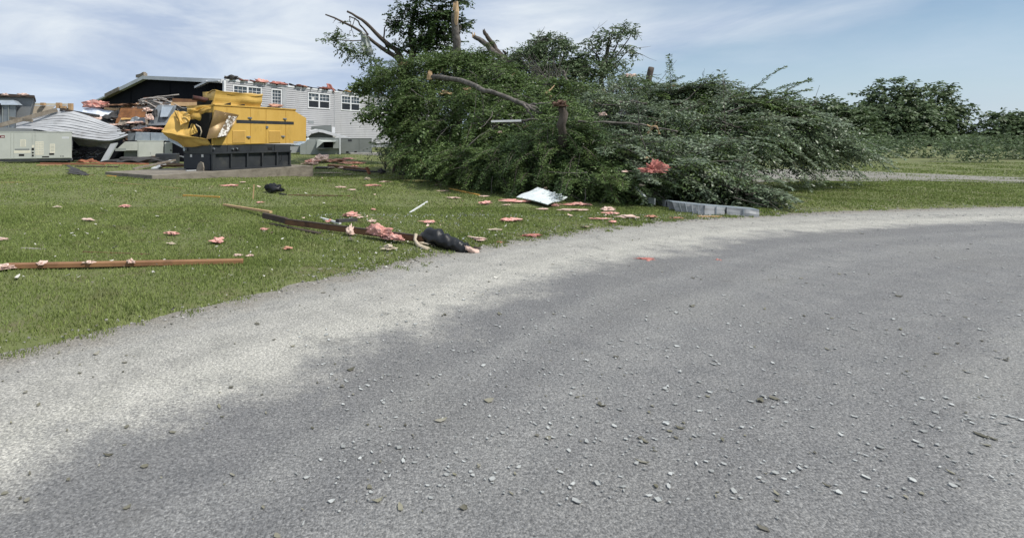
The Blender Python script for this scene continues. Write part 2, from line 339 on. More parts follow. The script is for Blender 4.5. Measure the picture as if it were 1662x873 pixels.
def axis(lo, hi, fine_lo, fine_hi, step):
    a = list(np.arange(fine_lo, fine_hi + 1e-6, step)); s = step
    while a[-1] < hi: s *= 1.35; a.append(a[-1] + s)
    s = step; b = [a[0]]
    while b[-1] > lo: s *= 1.35; b.append(b[-1] - s)
    return np.array(b[::-1][:-1] + a)
gxs, gys = axis(-700, 900, -20, 18, .22), axis(-300, 1500, 0, 40, .22)
GX, GY = np.meshgrid(gxs, gys); gzv = gz(GX.ravel(), GY.ravel())
road_d = _look(_TD, _road_d); gz = _look(_TZ, _gz)
nx_, ny_ = len(gxs), len(gys); idx = np.arange(nx_ * ny_).reshape(ny_, nx_)
gf = np.stack([idx[:-1, :-1], idx[:-1, 1:], idx[1:, 1:], idx[1:, :-1]], -1).reshape(-1, 4)
mat('ground', (.105, .125, .045), (.14, .155, .06), rough=1, scale=.9, c3=(.125, .105, .06), s3=2.1, lo3=.52, hi3=.72, bump=.6, bscale=14)
gr = raw('ground', np.stack([GX.ravel(), GY.ravel(), gzv], 1), gf, 'ground', kind='structure', smooth=True)
gr['label'] = 'mown green lawn rising gently from the road to the wrecked buildings'

# road: strip from the far edge, 7.2 m wide; across-distance is stored in a UV layer for the material
def road_mesh():
    T = np.gradient(ES, axis=0); T /= np.linalg.norm(T, axis=1)[:, None]; an = np.unwrap(np.arctan2(T[:, 1], T[:, 0])); ar = np.concatenate([[0], np.cumsum(np.linalg.norm(np.diff(ES, axis=0), axis=1))])
    ker = np.exp(-((ar[:, None] - ar[None, :]) / 7.0) ** 2) * np.gradient(ar)[None, :]; an = (ker @ an) / ker.sum(1); N = np.stack([np.sin(an), -np.cos(an)], 1)      # slowly turning, so the strip never folds over itself
    offs = np.array([-.12, 0, .3, .7, 1.2, 1.8, 2.6, 3.6, 4.8, 6.0, 7.2]); rg = np.random.default_rng(5)
    vs, uv = [], []
    for j, o in enumerate(offs):
        for i in range(len(ES)):
            q = ES[i] + N[i] * o; q = q - N[i] * ((.07 * math.sin(i * 1.9) + .05 * math.sin(i * 4.3 + 1)) if j < 2 else 0); vs.append((q[0], q[1], .0 - (.035 if j == 0 else 0))); uv.append(o)
    n = len(ES); f = [(j * n + i, (j + 1) * n + i, (j + 1) * n + i + 1, j * n + i + 1) for j in range(len(offs) - 1) for i in range(n - 1)]
    ob = raw('road', np.array(vs), np.array(f), 'road_mat', kind='structure'); me = ob.data
    l = me.uv_layers.new(name='across'); li = np.zeros(len(me.loops), np.int32); me.loops.foreach_get('vertex_index', li)
    u = np.array(uv)[li]; l.data.foreach_set('uv', np.stack([u, np.zeros_like(u)], 1).ravel().astype(np.float32)); return ob
def road_material():
    m = bpy.data.materials.new('road_mat'); m.use_nodes = True; t = m.node_tree; b = t.nodes['Principled BSDF']; b.inputs['Roughness'].default_value = .85
    tcn = t.nodes.new('ShaderNodeTexCoord'); uvn = t.nodes.new('ShaderNodeUVMap'); uvn.uv_map = 'across'; sp = t.nodes.new('ShaderNodeSeparateXYZ'); t.links.new(uvn.outputs[0], sp.inputs[0])
    def noise(s, d=6, r=.6):
        n = t.nodes.new('ShaderNodeTexNoise'); n.inputs['Scale'].default_value = s; n.inputs['Detail'].default_value = d; n.inputs['Roughness'].default_value = r; t.links.new(tcn.outputs['Object'], n.inputs['Vector']); return n.outputs['Fac']
    def ramp(src, a, z, ca, cz):
        r = t.nodes.new('ShaderNodeValToRGB'); e = r.color_ramp.elements; e[0].position = a; e[1].position = z; e[0].color = (*ca, 1); e[1].color = (*cz, 1); t.links.new(src, r.inputs[0]); return r.outputs[0]
    def math_(op, a, b_):
        n = t.nodes.new('ShaderNodeMath'); n.operation = op
        for i, q in enumerate((a, b_)):
            if isinstance(q, (int, float)): n.inputs[i].default_value = q
            else: t.links.new(q, n.inputs[i])
        return n.outputs[0]
    def mix(f, a, b_, mode='MIX'):
        n = t.nodes.new('ShaderNodeMixRGB'); n.blend_type = mode
        for i, q in enumerate((f, a, b_)):
            if isinstance(q, (int, float)): n.inputs[i].default_value = q
            elif isinstance(q, tuple): n.inputs[i].default_value = (*q, 1)
            else: t.links.new(q, n.inputs[i])
        return n.outputs[0]
    big = noise(.9, 5); mid = noise(3.2, 6); fine = noise(60, 3); grit = noise(160, 2)
    pale = mix(ramp(mid, .35, .65, (0, 0, 0), (1, 1, 1)), (.37, .362, .335), (.30, .295, .272))
    dark = mix(ramp(mid, .3, .7, (0, 0, 0), (1, 1, 1)), (.155, .157, .160), (.205, .205, .204))
    dark = mix(ramp(noise(.45, 3), .48, .66, (0, 0, 0), (1, 1, 1)), dark, (.185, .185, .182))
    u = math_('ADD', sp.outputs[0], math_('ADD', math_('MULTIPLY', math_('SUBTRACT', big, .5), 2.2), math_('ADD', math_('MULTIPLY', math_('SUBTRACT', mid, .5), .9), math_('MULTIPLY', math_('SUBTRACT', noise(14, 4), .5), .7))))
    k = ramp(math_('MULTIPLY', u, .2), .30, .42, (0, 0, 0), (1, 1, 1))
    col = mix(k, pale, dark)
    edge = ramp(math_('MULTIPLY', math_('ADD', sp.outputs[0], math_('MULTIPLY', math_('SUBTRACT', mid, .5), .9)), 1.0), .10, .45, (1, 1, 1), (0, 0, 0))
    col = mix(math_('MULTIPLY', edge, .55), col, (.17, .145, .11))
    col = mix(1.0, col, ramp(fine, .28, .72, (.50, .50, .50), (1.42, 1.42, 1.42)), 'MULTIPLY')
    v = t.nodes.new('ShaderNodeTexVoronoi'); v.inputs['Scale'].default_value = 75; t.links.new(tcn.outputs['Object'], v.inputs['Vector'])
    col = mix(math_('MULTIPLY', ramp(v.outputs['Distance'], .10, .26, (1, 1, 1), (0, 0, 0)), ramp(grit, .45, .6, (0, 0, 0), (.7, .7, .7))), col, (.42, .41, .38))
    vd = t.nodes.new('ShaderNodeTexVoronoi'); vd.inputs['Scale'].default_value = 48; t.links.new(tcn.outputs['Object'], vd.inputs['Vector']); col = mix(math_('MULTIPLY', ramp(vd.outputs['Distance'], .10, .24, (1, 1, 1), (0, 0, 0)), ramp(noise(9, 3), .45, .6, (0, 0, 0), (.8, .8, .8))), col, (.045, .045, .047))
    va = t.nodes.new('ShaderNodeTexVoronoi'); va.inputs['Scale'].default_value = 95; t.links.new(tcn.outputs['Object'], va.inputs['Vector']); s1 = t.nodes.new('ShaderNodeSeparateXYZ'); t.links.new(va.outputs['Color'], s1.inputs[0])
    col = mix(.6, col, ramp(s1.outputs[0], .0, 1.0, (.55, .55, .56), (1.5, 1.48, 1.44)), 'MULTIPLY')
    vb = t.nodes.new('ShaderNodeTexVoronoi'); vb.inputs['Scale'].default_value = 210; t.links.new(tcn.outputs['Object'], vb.inputs['Vector']); s2 = t.nodes.new('ShaderNodeSeparateXYZ'); t.links.new(vb.outputs['Color'], s2.inputs[0])
    col = mix(.4, col, ramp(s2.outputs[1], .0, 1.0, (.6, .6, .6), (1.4, 1.4, 1.4)), 'MULTIPLY')
    nw = t.nodes.new('ShaderNodeTexNoise'); nw.inputs['Scale'].default_value = 1.1; nw.inputs['Detail'].default_value = 3; cw_ = t.nodes.new('ShaderNodeCombineXYZ'); t.links.new(math_('ADD', sp.outputs[0], math_('MULTIPLY', math_('SUBTRACT', big, .5), .35)), cw_.inputs[0]); t.links.new(cw_.outputs[0], nw.inputs['Vector'])
    col = mix(1.0, col, ramp(nw.outputs['Fac'], .38, .62, (.80, .80, .81), (1.12, 1.12, 1.10)), 'MULTIPLY')          # long wear streaks from wheels
    st = ramp(noise(1.6, 8, .7), .60, .70, (0, 0, 0), (.55, .55, .55)); col = mix(st, col, (.085, .083, .08))
    t.links.new(col, b.inputs['Base Color'])
    bp = t.nodes.new('ShaderNodeBump'); bp.inputs['Strength'].default_value = .5; bp.inputs['Distance'].default_value = .012; t.links.new(math_('ADD', math_('MULTIPLY', va.outputs['Distance'], -1.2), math_('MULTIPLY', fine, .5)), bp.inputs['Height']); t.links.new(bp.outputs[0], b.inputs['Normal'])
    M['road_mat'] = m
road_material(); road_ob = road_mesh(); road_ob['label'] = 'worn asphalt road with a pale gravelly edge curving to the right'

# ------------------------------------------------------------------ the damaged house behind (long wall runs right and away)
rnd = random.Random(11)
L = np.array([650.0, 870.0, 0]) / math.hypot(650, 870); Wd = np.array([-L[1], L[0], 0]); N = -Wd     # L along the wall, Wd into the house, N towards the viewer
C = P(364, 224, 34.7); C[2] = 0
def HB(X, Y, s=0.0): return hit(350 + X / 5.137, 110 + Y / 5.137, C + Wd * s, N)       # zoom coordinates of the house crop -> point on the wall plane
def Ht(X): return float(np.dot(HB(X, 300) - C, L))
def Hz(X, Y): return float(HB(X, Y)[2])
house = thing('damaged_house', 'long grey vinyl sided house with its roof torn off and an open dark gable', 'house', (C[0], C[1], .6))
zb, ze = 1.12, float(HB(300, 132)[2]); t_end = 27.0
wins = []   # t0,t1,z0,z1
def wrect(X0, X1, Yt, Yb, Xm=None):
    Xm = Xm or (X0 + X1) / 2; r = (Ht(X0), Ht(X1), Hz(Xm, Yb), Hz(Xm, Yt)); wins.append(r); return r
w3 = wrect(765, 950, 212, 344); w4 = wrect(1043, 1200, 236, 362); w5 = wrect(1337, 1440, 262, 382)
w1 = (Ht(140), Ht(380), w3[2], Hz(260, 152)); wins.append(w1)
w2 = (Ht(461), Ht(548), Hz(500, 334), Hz(500, 178)); wins.append(w2)
# lapped siding courses, cut round the openings
sid = MB(); cz = .15; z = zb; k = 0
while z < ze - .02:
    z1 = min(z + cz, ze); segs = [(0.0, t_end)]
    for a, b_, c, d in wins:
        if z1 > c + .01 and z < d - .01:
            ns = []
            for p, q in segs:
                if b_ <= p or a >= q: ns.append((p, q)); continue
                if a > p: ns.append((p, a))
                if b_ < q: ns.append((b_, q))
            segs = ns
    for p, q in segs:
        o = C + L * p; e = C + L * q
        sid.add([o - Wd * .036 + UP * z, e - Wd * .036 + UP * z, e - Wd * .006 + UP * z1, o - Wd * .006 + UP * z1, o + Wd * .02 + UP * z, e + Wd * .02 + UP * z, e + Wd * .02 + UP * z1, o + Wd * .02 + UP * z1],
                [(0, 1, 2, 3), (4, 7, 6, 5), (0, 4, 5, 1), (3, 2, 6, 7), (0, 3, 7, 4), (1, 5, 6, 2)])
    z = z1; k += 1
sid.build('siding', 'siding_grey', house, kind='stuff')
wl = MB()
cuts = sorted(wins, key=lambda r: r[0]); px_ = 0.0
for a, b_, c, d in cuts:
    wl.frame_box(C, L, Wd, UP, px_, a, .03, .16, .3, ze - .02); wl.frame_box(C, L, Wd, UP, a, b_, .03, .16, .3, c); wl.frame_box(C, L, Wd, UP, a, b_, .03, .16, d, ze - .02); px_ = b_
wl.frame_box(C, L, Wd, UP, px_, t_end, .03, .16, .3, ze - .02); wl.build('wall_core', 'grey_wall', house)
b_ = MB(); b_.frame_box(C, L, Wd, UP, .0, t_end, .04, .3, -.2, zb - .09); b_.build('foundation', 'block', house)
b_ = MB(); b_.frame_box(C, L, Wd, UP, .0, t_end, -.02, .12, zb - .085, zb - .004); b_.build('sill_board', 'shingle', house)
MB().frame_box(C, L, Wd, UP, -.06, .10, -.05, .1, zb, ze).build('corner_post', 'white_trim', house)
tp = MB(); tp.frame_box(C, L, Wd, UP, .1, 9.6, -.06, .22, ze, ze + .12); tp.frame_box(C, L, Wd, UP, 9.7, t_end, -.05, .2, ze - .01, ze + .09); tp.build('top_plate', 'white_trim', house)
for t in (Ht(988),): MB().frame_box(C, L, Wd, UP, t - .04, t + .04, -.045, .0, zb, ze - .02).build('downpipe', 'siding_loose', house)
def sash_window(r, doub=True, door=False):
    a, b2, c, d = r; fr = MB(); w = .09
    fr.frame_box(C, L, Wd, UP, a, a + w, -.06, .05, c, d); fr.frame_box(C, L, Wd, UP, b2 - w, b2, -.06, .05, c, d)
    fr.frame_box(C, L, Wd, UP, a + w, b2 - w, -.058, .05, d - w, d); fr.frame_box(C, L, Wd, UP, a + w, b2 - w, -.062, .05, c, c + w)
    cols = [(a + w, b2 - w)]
    if doub:
        m_ = (a + b2) / 2; fr.frame_box(C, L, Wd, UP, m_ - .07, m_ + .07, -.056, .05, c + w, d - w); cols = [(a + w, m_ - .07), (m_ + .07, b2 - w)]
    f = fr.build('door' if door else 'window', 'white_trim', house)
    for p, q in cols:
        h = (c + d) / 2 if not door else c + w; bars = MB()
        rows = 2 if not door else 5
        if not door:
            bars.frame_box(C, L, Wd, UP, p, q, -.035, .03, h - .035, h + .035)
            MB().frame_box(C, L, Wd, UP, p, q, .012, .028, c + w, h - .035).build('screen', 'screen_dark', f)
        lo_ = h + (.035 if not door else 0)
        MB().frame_box(C, L, Wd, UP, p, q, .006, .022, lo_, d - w).build('pane', 'glass_dark', f)
        for i in (1, 2): x = p + (q - p) * i / 3; bars.frame_box(C, L, Wd, UP, x - .014, x + .014, -.02, .004, lo_, d - w)
        for i in range(1, rows): y = lo_ + (d - w - lo_) * i / rows; bars.frame_box(C, L, Wd, UP, p, q, -.018, .002, y - .014, y + .014)
        bars.build('glazing_bar', 'white_trim', f)
    return f
for r in (w1, w3, w4, w5): sash_window(r)
sash_window(w2, False, True)
MB().frame_box(C, L, Wd, UP, w2[1] + .05, w2[1] + .42, -.05, .0, w2[2], w2[3] + .1).build('door_trim', 'siding_loose', house)
# small paper in the third window, vent patch, wall lamp
MB().frame_box(C, L, Wd, UP, Ht(800), Ht(822), -.001, .004, Hz(810, 275), Hz(810, 245)).build('paper_note', 'sticker', house)
MB().frame_box(C, L, Wd, UP, Ht(768), Ht(815), -.05, .0, Hz(790, 465), Hz(790, 441)).build('vent_cover', 'grey_wall', house)
wl = MB(); t0 = Ht(1262)
for i, (y0, y1) in enumerate(((291, 305), (309, 322), (326, 338))): wl.frame_box(C, L, Wd, UP, t0 + .1 * (i % 2), t0 + 1.0 - .15 * i, -.20 + .05 * i, 0, Hz(1280, y1), Hz(1280, y0))
wl.build('wall_lamp', 'hvac_mid', house)
# truss stubs broken off along the wall top
t = .5
while t < 25:
    MB().beam(C + L * t + UP * (ze + .10) - Wd * rnd.uniform(.05, .2), C + L * t + Wd * rnd.uniform(.3, .8) + UP * (ze + rnd.uniform(.18, .34)), .09, .14).build('truss_stub', rnd.choice(['wood_dark', 'wood_grey', 'shingle']), house); t += rnd.uniform(.75, 1.15)
# open gable end: ridge over t=9.4, dark felt wall, white fascia
A0 = C; B0 = C + Wd * 17.4
ridge = hit(235, 125, C, L); le = hit(150, 167, C, L); ce = hit(362, 130.5, C, L)
g = MB(); pts = [ce - L * .0 + Wd * .02, ridge, le, np.array([le[0], le[1], 1.5]), np.array([ce[0], ce[1], 1.5]) + Wd * .02]
g.prism([p + L * .35 for p in pts], L * .14); g.build('gable_wall', 'felt_and_shade_black', house)
for i in range(1, 13, 4):
    gs = MB()
    f = i / 13; q = C + Wd * (17.2 * f); top = (ce[2] + (ridge[2] - ce[2]) * f / .55) if f < .55 else (ridge[2] + (le[2] - ridge[2]) * (f - .55) / .45)
    gs.frame_box(q + L * .31, L, Wd, UP, 0, .03, -.02, .02, 2.0, top - .35); gs.build('wall_stud', 'felt_and_shade_black', house)
for a, b2, nm in ((ce, ridge, 'fascia_board'), (ridge + (le - ridge) * .0, ridge + (le - ridge) * .42, 'fascia_board')):
    MB().beam(a - UP * .06, b2 - UP * .06, .34, .26).build(nm, 'fascia', house)
MB().beam(ridge + (le - ridge) * .43 - UP * .02, ridge + (le - ridge) * .70 - UP * .02, .4, .30).build('fascia_board', 'wood_grey', house)
MB().beam(ridge + (le - ridge) * .71 - UP * .05, le, .3, .12).build('fascia_board', 'fascia', house)
rb = MB(); rb.beam(ridge + UP * .10 + Wd * 1.0, ridge + UP * .16 - Wd * .1, .3, .22); rb.beam(ridge + UP * .2 + Wd * .4, ridge + UP * .30, .25, .12); rb.build('ridge_cap', 'wood_grey', house)
# roof plane behind the gable so that the place holds from the side
rf = MB(); e = L * 12
rf.prism([ce + L * .1, ridge + L * .1, ridge + L * .1 - UP * .12, ce + L * .1 - UP * .12], L * 3.0); rf.prism([ridge + L * .1, le + L * .1, le + L * .1 - UP * .12, ridge + L * .1 - UP * .12], L * 3.0); rf.build('roof', 'shingle', house)
bw = MB(); bw.frame_box(C + Wd * 9, L, Wd, UP, 3.2, t_end, 0, .15, .3, ze - .6); bw.frame_box(C + L * (t_end - .05), L, Wd, UP, -.15, 0, .2, 9, .3, ze - .2); bw.build('rear_wall', 'siding_grey', house)
MB().frame_box(C, L, Wd, UP, .1, t_end - .2, .2, 9, .3, .6).build('floor_slab', 'concrete', house)
# hanging strip under the gable
MB().beam(hit(318, 142, C - L * .2, L), hit(337, 133, C - L * .2, L), .25, .13).build('hanging_trim', 'fascia', house); MB().beam(hit(336, 133, C - L * .25, L), hit(356, 132, C - L * .25, L), .2, .06).build('hanging_trim', 'fascia', house)

# icosphere based lumps
_ICO = {}
def ico(n):
    if n not in _ICO:
        bm = bmesh.new(); bmesh.ops.create_icosphere(bm, subdivisions=n, radius=1); _ICO[n] = (np.array([v.co[:] for v in bm.verts]), [tuple(v.index for v in f.verts) for f in bm.faces]); bm.free()
    return _ICO[n]
def lump(mb, c, size, seed, n=3, rough=.32, rz=None, tail=.25):
    v, f = ico(n); v = v.copy(); rg = np.random.default_rng(seed); d = np.ones(len(v))
    for k, a in ((1.6, .5), (3.5, .42), (8, .34), (17, .26)):
        w = rg.normal(size=(3, 3)) * k; ph = rg.uniform(0, 6.28, 3); d += a * rough * 2 * np.sin(v @ w[0] + ph[0]) * np.sin(v @ w[1] + ph[1])
    d += rough * .45 * rg.normal(size=len(v)); d = np.maximum(d, .15)
    v = v * d[:, None]; v[:, 2] = np.where(v[:, 2] < -.35, -.35, v[:, 2])
    v[:, 0] *= 1 + tail * np.sin(v[:, 1] * 3 + seed)
    a = rg.uniform(0, 3.14) if rz is None else rz; s = np.asarray(size) / 2; v = v * s
    v = v @ np.array([[math.cos(a), math.sin(a), 0], [-math.sin(a), math.cos(a), 0], [0, 0, 1]])
    return mb.add(v + np.asarray(c), f)

# tufts and shingle scraps lying on the wall top
def wall_top(X, wd, m, lab, g='pink insulation on the wall top', h=.22, off=0):
    t = Ht(X); p = C + L * t + UP * (ze + .12 + h * .35) - Wd * (.02 + off); mb = MB(); lump(mb, p - UP * h * .2, (wd * .75, .35, h * .6), int(X), rz=math.atan2(L[1], L[0]), rough=.4)
    tag(mb.build('insulation_scrap', m, smooth=True), lab, 'insulation', g)
wall_top(130, 1.1, 'shingle', 'dark torn roofing scrap on the wall top just right of the gable corner', 'torn roofing scraps on the wall top', .5)
wall_top(230, .8, 'pink_red', 'small red insulation scrap on the wall top above the leftmost upper window')
wall_top(340, 1.3, 'pink_red', 'long low red insulation scrap on the wall top between leftmost window and narrow door')
wall_top(395, 1.0, 'pink', 'pink insulation hump on the wall top just left of the narrow door', h=.5)
wall_top(520, 1.9, 'pink_red', 'wide red insulation strip lying on the wall top over the narrow door', h=.36)
wall_top(690, 1.2, 'shingle_red', 'brownish red roofing scrap on the wall top right of the narrow door', h=.34)
wall_top(735, .9, 'pink_orange', 'orange insulation scrap on the wall top left of the middle double window', h=.26)
wall_top(905, 1.5, 'shingle_red', 'dark red roofing heap on the wall top above the middle double window', h=.42)
wall_top(1110, 1.4, 'osb_yellow', 'tan sheathing scrap on the wall top above the right double window', 'torn roofing scraps on the wall top', .30)
wall_top(1190, 1.3, 'shingle', 'black shingle scrap on the wall top right of the tan sheathing scrap', 'torn roofing scraps on the wall top', .30)
wall_top(1330, 2.2, 'shingle', 'long black shingle strip on the wall top beside the tree', 'torn roofing scraps on the wall top', .25)
mb = MB(); a = HB(930, 172, -.1); b2 = HB(992, 212, -.12); mb.grid(lambda u, v: a + (b2 - a) * u + UP * (.13 * math.sin(3 * u) + .38 * v * (1 - .3 * u)) + N * (.06 * math.sin(9 * u + 4 * v)), 12, 6, .05)
tag(mb.build('insulation_scrap', 'pink_red', smooth=True), 'pink red insulation flap hanging over the wall top right of the middle double window', 'insulation', 'pink insulation on the wall top')
mb = MB(); lump(mb, HB(500, 322, -.2), (1.0, .3, .3), 77, rz=.9); tag(mb.build('insulation_scrap', 'pink_orange', smooth=True), 'orange insulation clump caught at the foot of the narrow upper door', 'insulation')

# ------------------------------------------------------------------ concrete pad and generator
K = P(343.5, 224, 21.0); K[2] = 0
def GH(X, Y, s=0.0): return hit(250 + X / 5.135, 130 + Y / 5.135, K + Wd * s, N)
def Gt(X, s=0.0): return float(np.dot(GH(X, 300, s) - K, L))
def Gz(X, Y, s=0.0): return float(GH(X, Y, s)[2])
pz = .30
padf = lambda px, py: hit(px, py, K - Wd * .25, N)
pt0 = float(np.dot(padf(247, 285) - K, L)); pt1 = float(np.dot(padf(508.5, 275) - K, L))
pad = MB(); pad.frame_box(K, L, Wd, UP, pt0, pt1, -.25, 3.0, -.6, pz)
pad_ob = pad.build('concrete_slab', 'concrete', kind='structure', origin=tuple(K), bevel=.015); pad_ob['label'] = 'raised concrete slab carrying the yellow generator'

gen = thing('generator', 'storm wrecked yellow generator with crumpled front on a black ribbed fuel tank', 'generator', (K[0], K[1], pz))
Wg = 1.84
ztk = Gz(800, 598); zsk = Gz(800, 545)
tt1 = Gt(1138)
tk = MB(); tk.frame_box(K, L, Wd, UP, .05, tt1 - .04, .06, Wg - .06, pz + .005, ztk); tk.build('fuel_tank', 'tank_black', gen, bevel=.01)
for X in (488, 500, 640, 775, 900, 1022, 1130):
    t = Gt(X); MB().frame_box(K, L, Wd, UP, t - .035, t + .035, -.045, .07, pz + .01, ztk - .05).build('tank_rib', 'tank_black', gen)
MB().frame_box(K, L, Wd, UP, 0, tt1, -.06, Wg + .0, ztk - .05, ztk + .02).build('tank_flange', 'tank_black', gen)
MB().frame_box(K, L, Wd, UP, .02, tt1, -.055, .05, pz + .008, pz + .07).build('tank_foot', 'tank_black', gen)
# skid rail between tank and housing
MB().frame_box(K, L, Wd, UP, -.02, tt1 - .02, .0, Wg - .04, ztk + .022, zsk + .02).build('skid', 'tank_black', gen)
for X in (610, 808, 1004): t = Gt(X); MB().frame_box(K, L, Wd, UP, t - .012, t + .012, -.012, .01, ztk + .03, zsk).build('skid_seam', 'black_interior', gen)
for X, w in ((680, .36), (965, .24)): t = Gt(X); MB().frame_box(K, L, Wd, UP, t - w / 2, t + w / 2, -.014, .02, ztk + .06, ztk + .16).build('lift_slot', 'black_interior', gen)
for X, Y in ((655, 575), (690, 572), (497, 573)): q = GH(X, Y, -.03); MB().tube([q + N * -.03, q + N * .05], .035, 8).build('lift_bolt', 'galvanised_dull', gen)
# tank end (faces left), panel coloured darker for its shaded side, with stickers and a lamp
MB().frame_box(K, L, Wd, UP, -.03, .05, .10, Wg - .05, pz + .03, ztk - .08).build('end_panel', 'tank_shade_navy', gen)
for X, Y in ((310, 632), (405, 632)):
    q = hit(250 + X / 5.135, 130 + Y / 5.135, K - L * .035, L); MB().frame_box(q, Wd, UP, L, -.065, .065, -.055, .055, -.012, .0).build('sticker', 'sticker', gen)
q = hit(250 + 268 / 5.135, 130 + 578 / 5.135, K - L * .03, L); MB().tube([q, q - L * .1], .075, 12).build('end_lamp', 'galvanised', gen)
MB().frame_box(GH(1050, 600), L, Wd, UP, -.01, .01, -.01, .01, -.1, .1)  # (unused helper box is never linked)
mb = MB(); q = GH(1055, 610, -.03); mb.tube([q, q + UP * -.1 + L * .05 - Wd * .02, q + UP * -.28 + L * .02 - Wd * .03, q - UP * .38 - L * .02], .012, 6); mb.build('drain_hose', 'black_plastic', gen)
# housing: profile in the front plane, extruded across
prof = [GH(486, 547), GH(1140, 527), GH(1141, 513), GH(1268, 511), GH(1270, 318), GH(1182, 266), GH(1180, 246), GH(500, 212)]
prof = [p + Wd * .0 for p in prof]
hs = MB(); hs.prism(prof, Wd * (Wg - .06)); hs.build('housing', 'yellow_paint', gen, bevel=.012)
zt = float(np.mean([Gz(500, 212), Gz(1180, 246)])); zbt = zsk + .02
MB().frame_box(K, L, Wd, UP, Gt(500), Gt(1180), -.035, Wg, zt - .015, zt + .03).build('roof_lip', 'yellow_paint', gen)
def face(X0, X1, z0, z1, name, m, d0=-.014, d1=.004, parent=None, bev=0):
    return MB().frame_box(K, L, Wd, UP, Gt(X0), Gt(X1), d0, d1, z0, z1).build(name, m, parent or gen, bevel=bev)
zp0, zp1 = zbt + .05, zt - .07; zs0, zs1 = Gz(930, 367), Gz(930, 341)
for X0, X1 in ((507, 602), (607, 799), (803, 928), (933, 1093), (1097, 1160)): face(X0, X1, zp0, zp1, 'door_panel', 'yellow_paint', -.018, .004)
for X0, X1 in ((683, 799.5), (802, 928.5), (932.5, 1162)): face(X0, X1, zs0, zs1, 'black_stripe', 'tank_black', -.024, -.010)
for X0, X1 in ((648, 760), (952, 1052)):
    zl0, zl1 = Gz(850, 522), Gz(850, 422); lv = face(X0, X1, zl0, zl1, 'louver', 'yellow_faded', -.022, -.008); n = 12
    for i in range(n):
        z = zl0 + (zl1 - zl0) * (i + .15) / n; t0, t1 = Gt(X0) + .015, Gt(X1) - .015; o = K
        MB().add([o + L * t0 - Wd * .045 + UP * z, o + L * t1 - Wd * .045 + UP * z, o + L * t1 - Wd * .022 + UP * (z + .035), o + L * t0 - Wd * .022 + UP * (z + .035), o + L * t0 - Wd * .02 + UP * z, o + L * t1 - Wd * .02 + UP * z],
                 [(0, 1, 2, 3), (0, 4, 5, 1), (3, 2, 5, 4), (0, 3, 4), (1, 5, 2)]).build('slat', 'yellow_paint', lv)
for X, Y in ((796, 316), (1088, 324), (785, 474), (1073, 470)):
    q = GH(X, Y, -.02); h = MB(); h.frame_box(q, L, Wd, UP, -.10, .10, -.03, .02, -.03, .03); h.frame_box(q, L, Wd, UP, -.03, .09, -.06, -.028, -.045, .012); h.build('door_handle', 'galvanised_dull', gen, bevel=.006)
q = GH(940, 394, -.02); MB().frame_box(q, L, Wd, UP, -.06, .06, -.035, .02, -.05, .05).build('latch', 'galvanised_dull', gen)
# exhaust box bent on the roof
bx = MB()
f = [GH(490, 207, .25), GH(888, 226, .25), GH(908, 130, .15), GH(845, 118, .2), GH(700, 108, .2), GH(512, 91, .2)]
hb = MB(); c0, c1, c2, c3 = GH(492, 207, .12), GH(888, 227, .12), GH(908, 130, .02), GH(512, 91, .12)
hb.quad4([c0, c1, c2, c3], 22, 8, .03, .045, 3); hb.build('roof_box', 'yellow_faded', gen, smooth=False)
le_ = MB(); le_.quad4([GH(402, 208, 1.25), GH(492, 207, .13), GH(512, 91, .13), GH(408, 102, 1.2)], 8, 8, .03, .03, 5); le_.build('roof_box_end', 'yellow_faded', gen)
to_ = MB(); to_.quad4([GH(512, 91, .13), GH(908, 130, .03), GH(900, 124, 1.3), GH(408, 100, 1.2)], 16, 8, .03, .05, 8); to_.build('roof_box_top', 'yellow_faded', gen)
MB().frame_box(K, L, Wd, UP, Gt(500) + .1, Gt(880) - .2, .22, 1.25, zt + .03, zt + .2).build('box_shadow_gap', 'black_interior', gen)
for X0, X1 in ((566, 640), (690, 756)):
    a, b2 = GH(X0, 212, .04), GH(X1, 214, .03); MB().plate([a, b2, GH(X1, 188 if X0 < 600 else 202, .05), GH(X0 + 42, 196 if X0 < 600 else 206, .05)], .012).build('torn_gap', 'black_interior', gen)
a, b2 = GH(322, 148, .9), GH(432, 168, .7); MB().tube([a, b2, b2 + L * .3], [.10, .10, .10], 12).build('exhaust_pipe', 'rust_pipe', gen, smooth=True)
MB().tube([a + (a - b2) * .01, a + (b2 - a) * .06], .08, 12).build('pipe_mouth', 'black_interior', gen)
# crumpled cowl at the left end
def crumple(corn, nu, nv, wob, seed, m, name, th=.02):
    mb = MB(); mb.quad4(corn, nu * 2, nv * 2, th, wob, seed, crease=True); return mb.build(name, m, gen)
S = lambda X, Y, s: GH(X, Y, s)
crumple([S(65, 432, 1.75), S(280, 482, .85), S(330, 345, .95), S(172, 268, 1.75)], 6, 6, .035, 1, 'yellow_paint', 'crumpled_panel')
crumple([S(172, 268, 1.76), S(240, 366, 1.05), S(330, 344, .94), S(318, 262, 1.35)], 6, 5, .05, 2, 'yellow_faded', 'crumpled_panel')
crumple([S(62, 432, 1.80), S(150, 290, 1.82), S(185, 262, 1.80), S(205, 350, 1.55)], 4, 4, .02, 3, 'yellow_paint', 'crumpled_panel')
crumple([S(186, 258, 1.5), S(222, 374, 1.0), S(246, 366, 1.02), S(206, 262, 1.45)], 3, 6, .02, 4, 'yellow_paint', 'bent_edge')
crumple([S(280, 262, 1.2), S(330, 345, .96), S(474, 334, .25), S(500, 216, .05)], 8, 6, .05, 5, 'yellow_faded', 'crumpled_panel')
crumple([S(275, 242, 1.0), S(300, 276, .8), S(400, 250, .3), S(503, 208, .0)], 9, 3, .05, 6, 'yellow_paint', 'bent_edge')
